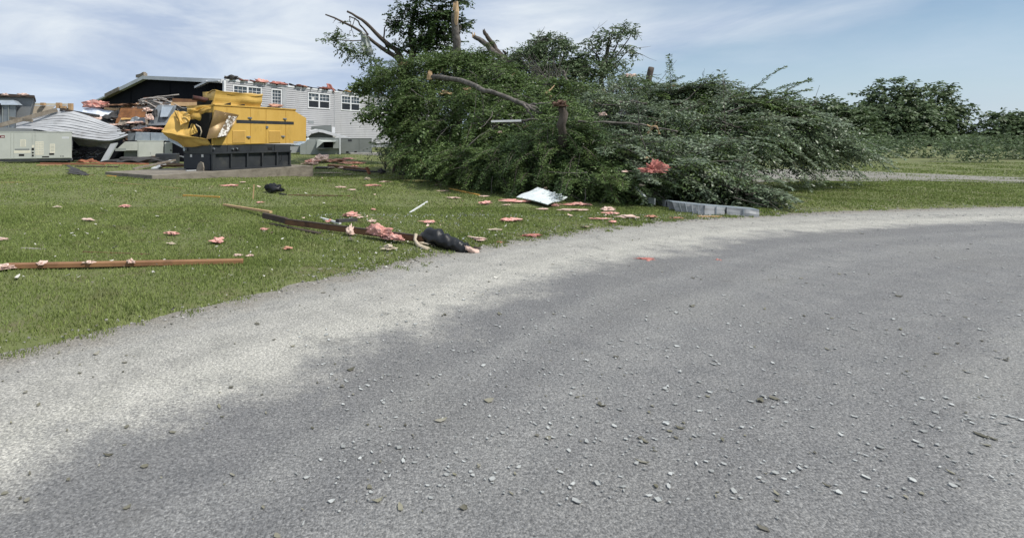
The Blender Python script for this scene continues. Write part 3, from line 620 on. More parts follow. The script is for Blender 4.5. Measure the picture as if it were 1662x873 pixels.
crumple([S(65, 432, 1.76), S(240, 555, 1.5), S(482, 545, .02), S(440, 494, .12)], 8, 3, .03, 7, 'yellow_faded', 'crumpled_lip')
crumple([S(65, 431, 1.74), S(440, 496, .11), S(440, 490, .2), S(280, 480, .86)], 7, 2, .015, 8, 'yellow_faded', 'crumpled_panel')
crumple([S(330, 370, .78), S(280, 470, .86), S(366, 440, .55), S(338, 372, .74)], 4, 4, .03, 9, 'yellow_faded', 'bent_flap')
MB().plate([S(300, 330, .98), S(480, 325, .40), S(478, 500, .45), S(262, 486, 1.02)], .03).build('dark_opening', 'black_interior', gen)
mb = MB(); mb.tube([S(350, 372, .55), S(385, 395, .35), S(395, 430, .3), S(385, 472, .35)], .025, 7); mb.build('torn_hose', 'beige', gen, smooth=True)
crumple([S(436, 494, -.05), S(604, 470, -.36), S(706, 294, -.13), S(506, 250, -.07)], 9, 8, .035, 10, 'scraped_metal', 'torn_door')
tor = MB(); e0, e1, e2 = S(640, 290, -.20), S(700, 300, -.14), S(538, 474, -.30)
tor.quad4([S(528, 478, -.30), S(600, 462, -.37), S(690, 306, -.20), S(622, 300, -.22)], 5, 10, .012, .01, 11); tor.build('scuffed_edge', 'scuff', gen)
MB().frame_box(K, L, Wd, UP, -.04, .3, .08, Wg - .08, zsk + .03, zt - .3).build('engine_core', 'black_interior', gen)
# grey rag of metal propped on the slab at the tank's end, and a pale board
mb = MB(); mb.plate([hit(250 + x / 5.135, 130 + y / 5.135, K - Wd * .15 - L * .35, L) for x, y in ((355, 757), (370, 700), (388, 682), (408, 690), (416, 730), (414, 757))], .05)
tag(mb.build('bent_metal_piece', 'wood_grey'), 'small bent grey metal piece propped against the end of the black tank', 'metal scrap', None)
def on_pad(px, py, lift=.02): r = ray(px, py); k = (pz + lift - EYE) / r[2]; return EYEP + r * k
mb = MB(); mb.beam(on_pad(302, 277.2), on_pad(328, 276), .10, .03); tag(mb.build('board', 'fascia'), 'short pale board lying on the slab before the black tank end', 'board')

# ------------------------------------------------------------------ roof-top style air conditioners standing on the ground
def unit(name, lab, px0, px1, pyt, pyb, D, rot, depth, m, grp=None):
    """box unit: front face from px0 to px1 at depth D, base at pyb; rot turns it about Z"""
    a = P(px0, pyb, D); ax = np.array([math.cos(rot), math.sin(rot), 0]); ay = np.array([-math.sin(rot), math.cos(rot), 0])
    b_ = hit(px1, pyb, a, ay); w = float(np.dot(b_ - a, ax)); zt_ = P(px0, pyt, D)[2]
    t = thing(name, lab, 'air conditioner', (a[0], a[1], a[2]), grp)
    MB().frame_box(a, ax, ay, UP, 0, w, 0, depth, .0, zt_ - a[2]).build('cabinet', m, t, bevel=.012)
    MB().frame_box(a, ax, ay, UP, -.015, w + .015, -.015, depth + .015, zt_ - a[2] + .002, zt_ - a[2] + .035).build('lid', m, t)
    for q in (.06, w - .16): MB().frame_box(a, ax, ay, UP, q, q + .1, .1, depth - .1, gz(a[0], a[1])[0] - a[2] - .05, -.002).build('foot_rail', 'shingle', t)
    MB().frame_box(a, ax, ay, UP, .0, w, .02, .08, -.09, -.003).build('base_rail', 'tank_black', t)
    return t, a, ax, ay, w, zt_ - a[2]
def upart(t, a, ax, ay, f, name, m, d=.02):
    x0, x1, z0, z1 = f; return MB().frame_box(a, ax, ay, UP, x0, x1, -d, .0, z0, z1).build(name, m, t)
u1 = unit('air_conditioner', 'big pale grey packaged air conditioner with white data labels at the left edge', -28, 116.5, 214.5, 259.5, 23.5, .50, 1.5, 'hvac_grey', 'packaged air conditioners by the wreck')
t, a, ax, ay, w, h = u1
sx = lambda X: w * (28 + X / 6.233) / 144.5; sz = lambda Y: h * (745 - Y) / (745 - 464)
for X0, X1 in ((-170, 92), (98, 124), (128, 308), (312, 336), (342, 716)): upart(t, a, ax, ay, (sx(X0), sx(X1), sz(738), sz(474)), 'access_panel', 'hvac_grey', .015)
def lab(X0, X1, Y0, Y1, m, name='label_plate', d=.019): return upart(t, a, ax, ay, (sx(X0), sx(X1), sz(Y1), sz(Y0)), name, m, d)
lab(-30, 38, 499, 523, 'badge_red', 'badge'); lab(2, 32, 508, 515, 'sticker', 'badge_line', .022)
for r in ((191, 248, 541, 616), (127, 296, 655, 682), (342, 428, 562, 704), (494, 548, 587, 686), (308, 332, 598, 626)): lab(*r, 'label_cream')
for i in range(6): lab(200, 240, 549 + i * 11, 552 + i * 11, 'hvac_mid', 'label_line', .022)
for i in range(7):
    for X in (350, 378, 404): lab(X, X + 20, 574 + i * 18, 580 + i * 18, 'hvac_grey', 'label_line', .022)
for i in range(5): lab(502, 540, 600 + i * 15, 604 + i * 15, 'hvac_mid', 'label_line', .022)
lab(620, 696, 510, 532, 'fascia', 'maker_plate')
lab(624, 690, 516, 519, 'hvac_mid', 'label_line', .022)
lab(136, 282, 637, 652, 'hvac_dark', 'vent_slot')
for r in ((176, 230, 692, 714), (486, 538, 686, 706), (412, 486, 718, 731), (304, 330, 630, 655), (306, 328, 672, 688), (306, 328, 700, 720), (604, 614, 716, 726), (626, 638, 716, 726)): lab(*r, 'black_interior', 'hand_slot')
# small cabinet with a hood flap
u2 = unit('air_conditioner', 'pale grey cabinet unit with a flat hood flap left of the crumpled generator', 223, 265.5, 229.5, 257.5, 27.0, .36, 1.2, 'hvac_pale', 'packaged air conditioners by the wreck')
t, a, ax, ay, w, h = u2
fx = w / 42.5
MB().prism([a - ax * fx * 35 + UP * h * .47, a + UP * h * .47 - ay * .02, a + UP * h * .97 - ay * .02, a - ax * fx * 20 + UP * h * .97], ay * 1.0).build('hood_flap', 'hvac_pale', t)
MB().prism([a - ax * fx * 35 + UP * h * .44 - ay * .01, a - ax * fx * 18 + UP * h * .44 - ay * .01, a - ax * fx * 18 + UP * h * .60 - ay * .01, a - ax * fx * 35 + UP * h * .60 - ay * .01], -ay * .01).build('hood_edge', 'hvac_mid', t)
MB().frame_box(a, ax, ay, UP, -fx * 22, -.02, .25, 1.2, 0, h * .46).build('shaded_side', 'hvac_dark', t)  # dark colour stands in for shade on the cabinet's left side
MB().frame_box(a, ax, ay, UP, fx * 44, fx * 57, -.05, .8, h * .18, h * .93).build('control_box', 'hvac_pale', t, bevel=.01)
MB().frame_box(a, ax, ay, UP, fx * 53.5, fx * 55.5, -.07, -.05, h * .42, h * .5).build('box_latch', 'black_interior', t)
MB().frame_box(a, ax, ay, UP, .05, w - .05, -.015, 0, .05, h - .05).build('access_panel', 'hvac_pale', t)
MB().frame_box(a, ax, ay, UP, w * .49, w * .505, -.02, -.01, h * .22, h * .36).build('panel_dent', 'hvac_dark', t)
MB().frame_box(a, ax, ay, UP, fx * 40, fx * 58, -.05, .7, -.2, h * .15).build('support_block', 'tank_black', t)
# the two by the house wall
u3 = unit('air_conditioner', 'grey green air conditioner with a triangular rain hood by the house wall', 486.5, 551, 224.8, 251.2, 36.5, .06, 1.6, 'hvac_mid', 'packaged air conditioners by the wreck')
t, a, ax, ay, w, h = u3; fx = w / (1038 - 700); q = lambda X: (X - 700) * fx; zq = lambda Y: h * (735 - Y) / (735 - 600)
for X0, X1 in ((704, 752), (756, 832), (836, 1030)): upart(t, a, ax, ay, (q(X0), q(X1), zq(732), zq(606)), 'access_panel', 'hvac_mid', .015)
o = a - ay * .02
MB().add([o + ax * q(850) + UP * zq(612), o + ax * q(1012) + UP * zq(622), o + ax * q(1005) + UP * zq(626) - ay * 1.0, o + ax * q(845) + UP * zq(680) - ay * .75, o + ax * q(850) + UP * zq(676), o + ax * q(906) + UP * zq(628) - ay * .9],
         [(0, 1, 2, 5), (0, 5, 3), (0, 3, 4)]).build('rain_hood', 'hvac_pale', t)
MB().frame_box(a, ax, ay, UP, q(905), q(1000), -.03, -.014, zq(676), zq(630)).build('intake', 'black_interior', t)
MB().frame_box(a, ax, ay, UP, q(845), q(950), -.75, -.0, zq(684), zq(679)).build('hood_lip', 'hvac_dark', t)
MB().frame_box(a, ax, ay, UP, q(984), q(1032), -.3, -.016, zq(683), zq(612)).build('control_box', 'hvac_mid', t)
MB().tube([a + ax * q(1040) - ay * .1 + UP * zq(600), a + ax * q(1040) - ay * .1 + UP * -.1], .06, 8).build('conduit', 'fascia', t)
u4 = unit('air_conditioner', 'dark grey low air conditioner between the hooded unit and the big cedar', 552.5, 603.5, 225.2, 250.5, 37.2, .10, 1.6, 'hvac_dark', 'packaged air conditioners by the wreck')
t, a, ax, ay, w, h = u4
for f0, f1 in ((.01, .58), (.60, .99)): upart(t, a, ax, ay, (w * f0, w * f1, .06, h - .05), 'access_panel', 'hvac_dark', .015)
for f0 in (.18, .44): upart(t, a, ax, ay, (w * f0, w * f0 + .18, .08, .2), 'hand_slot', 'black_interior', .02)
upart(t, a, ax, ay, (w * .24, w * .36, h - .2, h - .06), 'label_plate', 'tank_black', .02)
mb = MB(); q0 = P(572, 253.5, 37.0); mb.box(q0 + np.array([.9, .5, .05]), (2.2, .8, .35), .1); tag(mb.build('concrete_block', 'block', bevel=.02), 'pale concrete block under the dark grey low unit', 'concrete block')

# ------------------------------------------------------------------ wrecked awning, panel and ducts by the right units
mb = MB(); D = 39.5; pk = [(498, 219), (505, 213), (517, 210), (524, 211), (566, 223), (573, 226)]
pts = [P(x, y, D) for x, y in pk]
for i in range(len(pts) - 1): mb.quad4([pts[i], pts[i + 1], pts[i + 1] + np.array([-.4, 1.6, .05]), pts[i] + np.array([-.4, 1.6, .05])], 2, 2, .05)
aw = thing('collapsed_awning', 'small pale gabled awning collapsed against the house wall behind the hooded unit', 'awning', P(520, 226, D))
mb.build('awning_roof', 'fascia', aw)
MB().plate([P(500, 221, D + .5), P(517, 212, D + .5), P(540, 219, D + .5), P(540, 232, D + .5), P(500, 232, D + .5)], .05).build('awning_gable', 'hvac_dark', aw)
for i in range(len(pts) - 1): MB().beam(pts[i] - UP * .12, pts[i + 1] - UP * .12, .05, .18).build('rake_board', 'white_trim', aw)
mb = MB(); mb.plate([P(496, 206, 41.3), P(538, 203, 41.3), P(538, 226, 41.3), P(496, 226, 41.3)], .12); pn = tag(mb.build('grey_panel', 'hvac_dark'), 'dark grey square panel standing against the house wall above the awning', 'panel')
mb = MB(); mb.frame_box(P(541, 214, 41.2), np.array([1, 0, 0]), np.array([0, 1, 0]), UP, -.1, .12, 0, .1, -.6, .35); tag(mb.build('window_trim', 'white_trim'), 'short white trim post beside the dark grey panel', 'trim')
mb = MB(); mb.quad4([P(472, 236, 30), P(496, 231, 31), P(498, 226, 31.5), P(478, 235, 30.5)], 6, 3, .03, .06, 4); mb.quad4([P(478, 236, 30.2), P(500, 224, 31.5), P(502, 227, 31), P(486, 237, 30)], 5, 2, .03, .04, 4); tag(mb.build('metal_sheet', 'sheet_white'), 'small crumpled white metal sheet just behind the right end of the generator', 'metal sheet')

# ------------------------------------------------------------------ wreck on the left
ZA = lambda X, Y, D: P(X / 4.367, 100 + Y / 4.367, D)              # crop of the left wreck
ZB = lambda X, Y, D: P(130 + X / 5.133, 110 + Y / 5.133, D)        # crop of the middle pile
ZC = lambda X, Y, D: P(160 + X / 11.08, 150 + Y / 11.08, D)        # close crop of the middle pile
bc = thing('broken_outbuilding', 'grey flat wall block with dark torn roof edge at the far left', 'building', P(30, 258, 29.5))
back = np.array([-.60, 1, 0]) * 3.5
MB().prism([P(-40, 158, 29.5), P(55, 159, 29.5), P(47, 192, 29.5), P(40, 258, 29.5), P(-40, 258, 29.5)], back).build('wall', 'grey_wall', bc)
MB().prism([P(-40, 151, 29.3), P(10, 152.5, 29.3), P(56, 155, 29.3), P(56, 159, 29.3), P(20, 157.6, 29.3), P(-40, 156.5, 29.3)], back * 1.05).build('roof_edge', 'wood_dark', bc)
for x in (8, 38): 
    mb = MB(); lump(mb, P(x, 154.3, 29.2), (.42, .15, .16), x); mb.build('torn_membrane', 'pink_pale', bc)
MB().prism([P(-40, 160.5, 29.44), P(24, 161.5, 29.44), P(24, 163, 29.44), P(-40, 162, 29.44)], np.array([0, -.05, 0])).build('wall_seam', 'hvac_mid', bc)
db = thing('duct_elbow', 'boxy galvanised duct elbow fixed on the grey block at the far left', 'duct', P(10, 210, 28.6))
MB().prism([P(-8, 170, 28.4), P(26, 170, 28.4), P(24, 213, 28.4), P(-8, 213, 28.4)], np.array([-.6, 1.0, 0])).build('duct_body', 'galvanised_dull', db, bevel=.02)
MB().prism([P(-8, 163, 28.9), P(21, 163, 28.9), P(30, 170.6, 28.3), P(-8, 170.6, 28.3)], np.array([0, .35, .0])).build('duct_top', 'galvanised', db)
MB().plate([P(-9, 171, 28.35), P(1, 168, 28.3), P(0, 186, 28.3), P(-9, 190, 28.35)], .03).build('duct_mouth', 'black_interior', db)
for x in (4, 14): MB().beam(P(x, 171, 28.37), P(x, 212, 28.37), .02, .03).build('duct_seam', 'hvac_mid', db)
cw = thing('roofless_wall', 'low cream wall with broken timber studs along its top behind the collapsed siding', 'wall', P(80, 190, 33))
MB().prism([P(50, 172, 33), P(90, 172, 33), P(84, 178, 33), P(72, 184.5, 33), P(47, 185, 33)], np.array([-.15, .25, 0])).build('wall', 'cream', cw)
MB().prism([P(52, 167.5, 33.1), P(115, 168.5, 33.1), P(115, 171, 33.1), P(52, 171, 33.1)], np.array([-.15, .3, 0])).build('top_rail', 'label_cream', cw)
for x, w, y0, y1, m in ((68, 6, 167, 171.5, 'wood_new'), (94, 7, 167, 176, 'wood_new'), (101, 9, 172, 177, 'wood_new'), (113, 6, 168, 179, 'wood_new'), (109.5, 2, 170, 178, 'white_trim'), (104, 14, 176, 179, 'wood_new')):
    MB().prism([P(x - w / 2, y0, 32.8), P(x + w / 2, y0, 32.8), P(x + w / 2, y1, 32.8), P(x - w / 2, y1, 32.8)], np.array([.02, .2, 0])).build('stud', m, cw)
# collapsed siding gable, course by course
cs = thing('collapsed_siding', 'buckled light grey gable of loose siding courses slumped behind the big unit', 'siding wall', ZA(500, 560, 26))
Tc = np.array([(105, 440), (260, 388), (425, 338), (590, 374), (720, 425), (835, 468)], float); Bc = np.array([(105, 474), (255, 480), (470, 522), (640, 548), (790, 556), (910, 520)], float)
def curve(c, u): x = u * (len(c) - 1); i = min(int(x), len(c) - 2); f = x - i; a = c[max(i - 1, 0)]; b2 = c[i]; d = c[i + 1]; e = c[min(i + 2, len(c) - 1)]; return .5 * ((2 * b2) + (d - a) * f + (2 * a - 5 * b2 + 4 * d - e) * f * f + (3 * b2 - a - 3 * d + e) * f ** 3)
nC = 9; ENDS = [.02, .0, .06, .03, .09, .05, .01, .10, .0]
for k in range(nC):
    v0, v1 = k / nC, (k + 1) / nC + .01; ex = .03 * math.sin(k * 2.3)
    def fn(u, v, v0=v0, v1=v1, ex=ex, k=k):
        uu = .02 + (u * (.98 - ENDS[k])); vv = v0 + (v1 - v0) * v; q = curve(Tc, uu) * (1 - vv) + curve(Bc, uu) * vv
        q = q + np.array([0, 2 * math.sin(5 * uu + k * .5) + 2.5 * abs(math.sin(3.3 * uu + .9)) + .7 * math.sin(21 * uu + 3 * k)]) * min(1, 5 * uu) * min(1, 3 * (1.02 - uu))
        return ZA(q[0], q[1], 26.6 - 1.1 * vv + (.05 + .02 * math.sin(k * 2.1 + 4 * uu)) * (1 - v) - .25 * math.sin(3.1 * uu))
    mb = MB(); mb.grid(fn, 22, 2, .012); mb.build('siding_course', 'siding_loose', cs)
mb = MB(); mb.grid(lambda u, v: ZA(*(curve(Bc, .18 + .75 * u) + np.array([0, -18 + 30 * v])), 26.0 - .4 * v), 14, 2, .03); mb.build('buckled_strip', 'hvac_mid', cs)
def board(a, b2, w, h, m, label, name='board', cat='board', grp=None, tw=0.0):
    mb = MB(); mb.beam(a, b2, w, h, twist=tw); return tag(mb.build(name, m), label, cat, grp)
board(ZA(-60, 470, 25.4), ZA(405, 342, 26.2), .10, .20, 'wood_grey', 'long weathered rake board lying along the left slope of the collapsed siding gable', 'rake_board')
board(ZA(70, 402, 26.0), ZA(230, 420, 25.6), .08, .14, 'wood_grey', 'short grey brown board crossing the rake board on the left')
board(ZA(425, 342, 26.4), ZA(705, 388, 27.4), .3, .12, 'shingle', 'dark roof edge board along the right slope of the collapsed siding gable', 'roof_board')
board(ZA(440, 335, 26.2), ZA(560, 370, 26.6), .12, .10, 'wood_dark', 'short dark rafter at the peak of the collapsed siding gable', 'rafter')
MB()
# dark cavity below the slumped gable: a black board stands in for its shade
cv_ = MB(); cv_.prism([P(112, 216, 27.8), P(200, 224, 27.8), P(196, 262, 27.8), P(112, 262, 27.8)], np.array([-.7, 1.5, 0])); tag(cv_.build('wall_and_shade_board', 'felt_and_shade_black'), 'black board standing in for the shade in the hollow below the collapsed siding', 'wall')
cv_ = MB(); cv_.prism([P(195, 231, 28.9), P(300, 226, 28.9), P(303, 263, 28.9), P(195, 263, 28.9)], np.array([-.25, .8, 0])); tag(cv_.build('wall_and_shade_board', 'felt_and_shade_black'), 'black board for the shade behind the small hood flap unit and the generator', 'wall')  # black board added for the darkness under and behind the units
cv_ = MB(); cv_.prism([P(-40, 205, 27.4), P(118, 212, 27.4), P(118, 262, 27.4), P(-40, 262, 27.4)], np.array([-.5, .8, 0])); tag(cv_.build('wall_and_shade_board', 'grey_wall'), 'low dull grey wall remnant just behind the big pale unit', 'wall')
mb = MB(); mb.quad4([ZA(520, 545, 25.9), ZA(830, 575, 25.6), ZA(800, 610, 25.9), ZA(560, 600, 26.6)], 10, 3, .02, .05, 3); tag(mb.build('sagging_strip', 'galvanised_dull'), 'sagging grey metal strip in the hollow below the collapsed siding', 'metal scrap')
mb = MB(); mb.quad4([ZA(700, 725, 24.9), ZA(745, 732, 24.9), ZA(832, 575, 25.2), ZA(785, 585, 25.2)], 2, 8, .03, .02, 3)
lp = tag(mb.build('siding_strip', 'siding_loose'), 'pale siding strip leaning from the grass up to the collapsed gable', 'siding strip')
mb = MB(); mb.beam(ZA(745, 736, 24.85), ZA(834, 577, 25.15), .03, .05); mb.build('strip_edge', 'hvac_mid', lp)
mb = MB(); rg = random.Random(4)
for i in range(26):
    p = np.array(ZA(rg.uniform(500, 640), rg.uniform(625, 700), 26.2)); pts = [p]
    for j in range(7): p = p + np.array([rg.uniform(-.25, .25), rg.uniform(-.1, .1), rg.uniform(-.12, .12)]); pts.append(p)
    mb.tube(pts, rg.uniform(.012, .03), 5)
tag(mb.build('cable_tangle', 'black_cable', smooth=True), 'tangle of black cable in the hollow right of the big pale unit', 'cable')
mb = MB()
for i in range(9):
    p = np.array(ZA(rg.uniform(500, 650), rg.uniform(625, 690), 26.0)); pts = [p]
    for j in range(7): p = p + np.array([rg.uniform(-.25, .25), rg.uniform(-.1, .1), rg.uniform(-.1, .1)]); pts.append(p)
    mb.tube(pts, .012, 5)
tag(mb.build('wire_tangle', 'galvanised_dull', smooth=True), 'thin silvery wires among the black cable tangle', 'wire')
mb = MB(); lump(mb, ZA(625, 722, 25.4), (1.3, .5, .34), 8, rough=.25); tag(mb.build('insulation_scrap', 'wood_red'), 'reddish brown heap of shredded board in front of the black cable tangle', 'debris')

# middle pile: rubble heap plus the recognisable sheets and boards
hp = MB(); xs = [118, 150, 172, 200, 235, 262, 300, 345, 365]; ys = [232, 196, 190, 184, 170, 169, 174, 180, 200]; rgn = np.random.default_rng(3); ph = rgn.uniform(0, 6, 12)
def heap(u, v):
    px = 118 + 247 * u; top = np.interp(px, xs, ys); D = 29.6 + 6.5 * v; f = min(1, (v * 1.6)) ** .8
    z_top = EYE - (top - CY) / F * 35.0; g0 = .35; z = g0 + (z_top - g0) * f * (1 if v < .9 else (1 - v) * 10)
    z += (.18 * math.sin(23 * u + ph[0]) * math.sin(17 * v + ph[1]) + .12 * math.sin(51 * u + ph[2] + 5 * v) * math.sin(43 * v + ph[3]) + .08 * math.sin(97 * u + ph[4]) * math.sin(71 * v)) * (f > .05)
    return np.array([(px - CX) / F * D, D, z])
hp.grid(heap, 90, 26); ho = hp.build('debris', 'rubble', kind='stuff'); ho['label'] = 'heap of brown and grey building rubble under the open gable'
for k, (m, nfr) in enumerate((('wood_grey', 120), ('wood_brown', 90), ('shingle', 110), ('fascia', 60), ('wood_dark', 90), ('pink_pale', 20), ('galvanised_dull', 50))):
    mb = MB(); rg = random.Random(100 + k)
    for i in range(nfr):
        u, v = rg.uniform(.05, .97), rg.uniform(.15, .88); p = heap(u, v) + np.array([0, -.05, .08]); ln = rg.uniform(.2, 1.1)
        mb.box(p, (ln, rg.uniform(.04, .22), rg.uniform(.015, .06)), rg.uniform(-1.2, 1.2), rg.uniform(-.6, .6), rg.uniform(-.35, .35))
    o = mb.build('debris', m, kind='stuff'); o['label'] = 'loose broken fragments scattered over the rubble heap'
def sheet(pts, m, label, name, cat, th=.03, nu=6, nv=6, wob=.03, seed=1, grp=None):
    mb = MB(); mb.quad4(pts, nu, nv, th, wob, seed); return tag(mb.build(name, m), label, cat, grp)
sheet([ZC(300, 560, 29.5), ZC(840, 470, 29.6), ZC(850, 300, 30.0), ZC(400, 285, 30.0)], 'plywood', 'rust brown plywood sheet tilted in the middle of the rubble heap', 'plywood_sheet', 'plywood')
sheet([ZC(340, 590, 29.1), ZC(545, 575, 29.1), ZC(590, 465, 29.4), ZC(400, 468, 29.4)], 'wood_grey', 'grey board with yellow top edge below the brown plywood sheet', 'wall_board', 'board')
sheet([ZC(395, 490, 29.2), ZC(570, 485, 29.2), ZC(585, 462, 29.3), ZC(412, 462, 29.3)], 'osb_yellow', 'thin yellow strip along the grey board below the plywood', 'yellow_strip', 'board', wob=.01)
sheet([ZC(565, 545, 29.1), ZC(850, 560, 29.1), ZC(825, 450, 29.4), ZC(600, 455, 29.4)], 'galvanised_dull', 'ribbed grey metal panel below the plywood in the rubble heap', 'metal_sheet', 'metal sheet', wob=.05)
sheet([ZC(590, 660, 29.3), ZC(880, 650, 29.3), ZC(860, 590, 29.5), ZC(690, 600, 29.5)], 'sheet_white', 'pale curled metal piece at the foot of the rubble heap above the silver duct', 'metal_sheet', 'metal sheet', wob=.05)
mb = MB(); mb.quad4([ZC(800, 300, 30.6), ZC(860, 300, 30.5), ZC(900, 640, 29.5), ZC(840, 600, 29.6)], 3, 6, .04, .03, 2); tag(mb.build('bent_post', 'wood_grey'), 'bent grey brown post standing between the ribbed panel and the big grey hood', 'post')
for i, (x, y, w, h, m, lb) in enumerate(((320, 590, .7, .14, 'pink_pale', 'pale pink insulation roll end below the grey board in the heap'), (690, 550, .9, .16, 'pink_pale', 'pale pink insulation strip across the ribbed metal panel'), (910, 465, .35, .6, 'pink_pale', 'pink insulation clump hanging beside the big grey hood'), (880, 330, .5, .3, 'pink_pale', 'small pale insulation tuft at the plywood top right corner'), (1010, 655, 1.6, .18, 'pink_orange', 'orange red insulation mat on top of the silver duct'), (640, 690, 1.3, .12, 'pink_orange', 'narrow orange insulation strip left of the silver duct'), (-40, 250, 1.2, .6, 'pink', 'big pink insulation bundle on the left shoulder of the rubble heap'), (520, 240, 1.8, .2, 'wood_brown', 'brown shredded strip along the foot of the dark gable'))):
    mb = MB(); lump(mb, ZC(x, y, 29.2 if y > 300 else 31.0), (w * .85, .5, h * .8), 40 + i, rz=.1, rough=.4); tag(mb.build('insulation_scrap', m), lb, 'insulation', 'insulation in the rubble heap')
# big grey hood of sheet metal
hd = thing('metal_hood', 'large dull grey sheet metal hood lying in the heap left of the generator', 'duct', ZC(1150, 600, 30))
MB().prism([ZC(880, 610, 29.8), ZC(1290, 590, 29.8), ZC(1400, 240, 30.4), ZC(1070, 230, 30.4), ZC(960, 380, 30.1)], np.array([-.4, 1.2, .1])).build('hood_body', 'galvanised_dull', hd, bevel=.02)
MB().prism([ZC(1105, 445, 29.75), ZC(1235, 440, 29.75), ZC(1340, 258, 30.1), ZC(1140, 262, 30.1)], np.array([0, .2, 0])).build('hood_panel', 'galvanised', hd)
MB().prism([ZC(900, 600, 29.7), ZC(1210, 590, 29.7), ZC(1215, 560, 29.7), ZC(905, 565, 29.7)], np.array([0, .1, 0])).build('hood_lip', 'galvanised', hd)
sheet([ZC(1320, 330, 30.8), ZC(1990, 330, 31.8), ZC(1990, 230, 32), ZC(1340, 240, 31.4)], 'galvanised_dull', 'wide grey metal sheet behind the top of the crumpled generator', 'metal_sheet', 'metal sheet', wob=.06, nu=10)
sheet([ZC(930, 440, 29.7), ZC(1060, 440, 29.7), ZC(1050, 300, 30.0), ZC(985, 320, 30.0)], 'shingle', 'dark torn roofing patch against the big grey hood', 'roofing_scrap', 'roofing', wob=.06)
sheet([P(130, 188, 30.5), P(176, 190, 30.3), P(186, 178, 31.0), P(136, 176, 31.0)], 'foam_blue', 'bluish white foam sheet on the left shoulder of the heap', 'foam_sheet', 'foam sheet', wob=.07)
sheet([P(140, 192, 30.3), P(172, 196, 30.1), P(178, 190, 30.3), P(142, 188, 30.4)], 'pink_pale', 'pale pink backed sheet below the bluish foam on the left shoulder', 'foam_sheet', 'foam sheet', wob=.05)
for i, (a, b2, c, d, lb) in enumerate((((166, 194), (190, 190), (194, 180), (172, 185), 'black shingle slab just left of the brown plywood'), ((158, 201), (184, 203), (188, 195), (166, 192), 'black shingle slab below the foam sheet'), ((190, 214), (206, 212), (208, 205), (188, 206), 'dark grey roofing slab at the tip of the collapsed siding'), ((176, 207), (197, 207), (196, 199), (178, 198), 'dark roofing slab between foam sheet and yellow edged board'))):
    sheet([P(*a, 29.7), P(*b2, 29.6), P(*c, 30.0), P(*d, 30.1)], 'shingle' if i != 2 else 'wood_grey', lb, 'roofing_slab', 'roofing', th=.05, wob=.08, seed=i)
mb = MB(); rg = random.Random(9)
for i in range(26):
    p = np.array(ZC(rg.uniform(690, 1050), rg.uniform(110, 300), 30.6)); d = np.array([rg.uniform(.10, .30), rg.uniform(-.05, .1), rg.uniform(.0, .09)]); pts = [p]
    for j in range(6): d = d + np.array([rg.uniform(-.02, .03), 0, rg.uniform(-.06, .02)]); p = p + d; pts.append(p)
    mb.tube(pts, rg.uniform(.018, .04), 5)
tag(mb.build('torn_strips', 'grey_strip', smooth=True), 'tangle of pale grey torn strips crowning the rubble heap under the gable', 'metal strips')
board(ZC(1300, 215, 30.8), ZC(1990, 218, 31.5), .3, .22, 'wood_new', 'pale splintered beam under the dark gable just left of the generator roof box', 'beam', 'beam')
board(ZC(1330, 150, 31.2), ZC(1990, 180, 31.8), .3, .25, 'wood_brown', 'dark brown beam above the pale splintered beam', 'beam', 'beam')
board(ZC(820, 110, 31.5), ZC(1010, 105, 31.2), .12, .1, 'wood_red', 'short reddish board end at the crest of the rubble heap')
board(ZC(350, 300, 30.9), ZC(720, 215, 31.4), .12, .12, 'wood_new', 'tan board along the top edge of the brown plywood')
board(ZC(110, 290, 31), ZC(380, 315, 30.8), .12, .14, 'wood_new', 'light board with yellow end beside the bluish foam sheet')
for i, x in enumerate((745, 800, 850)): board(ZC(x, 225, 31), ZC(x + 8, 165, 31.2), .12, .12, ('wood_dark', 'grey_strip', 'wood_brown')[i], ('dark stub', 'grey stub', 'brown stub')[i] + ' standing upright in the crest of the heap, ' + ('left of three', 'middle of three', 'right of three')[i], 'timber_stub', 'timber', 'upright timber stubs in the heap')
du = thing('silver_duct', 'shiny silver rectangular duct resting on the small hood flap unit', 'duct', ZB(580, 610, 28))
MB().prism([ZB(455, 608, 27.6), ZB(582, 608, 27.6), ZB(582, 540, 27.6), ZB(462, 538, 27.6)], np.array([-.3, .9, 0])).build('duct_section', 'galvanised', du, bevel=.01)
MB().prism([ZB(586, 608, 27.6), ZB(732, 610, 27.6), ZB(720, 562, 27.6), ZB(680, 545, 27.6), ZB(586, 540, 27.6)], np.array([-.3, .9, 0])).build('duct_section', 'galvanised', du, bevel=.01)
MB().prism([ZB(395, 608, 27.9), ZB(452, 608, 27.9), ZB(458, 542, 27.9), ZB(400, 545, 27.9)], np.array([-.3, .8, 0])).build('duct_end', 'galvanised_dull', du)
MB().prism([ZB(735, 608, 27.2), ZB(850, 668, 26.6), ZB(856, 650, 26.6), ZB(738, 570, 27.2)], np.array([.1, .6, 0])).build('duct_slope', 'galvanised', du)
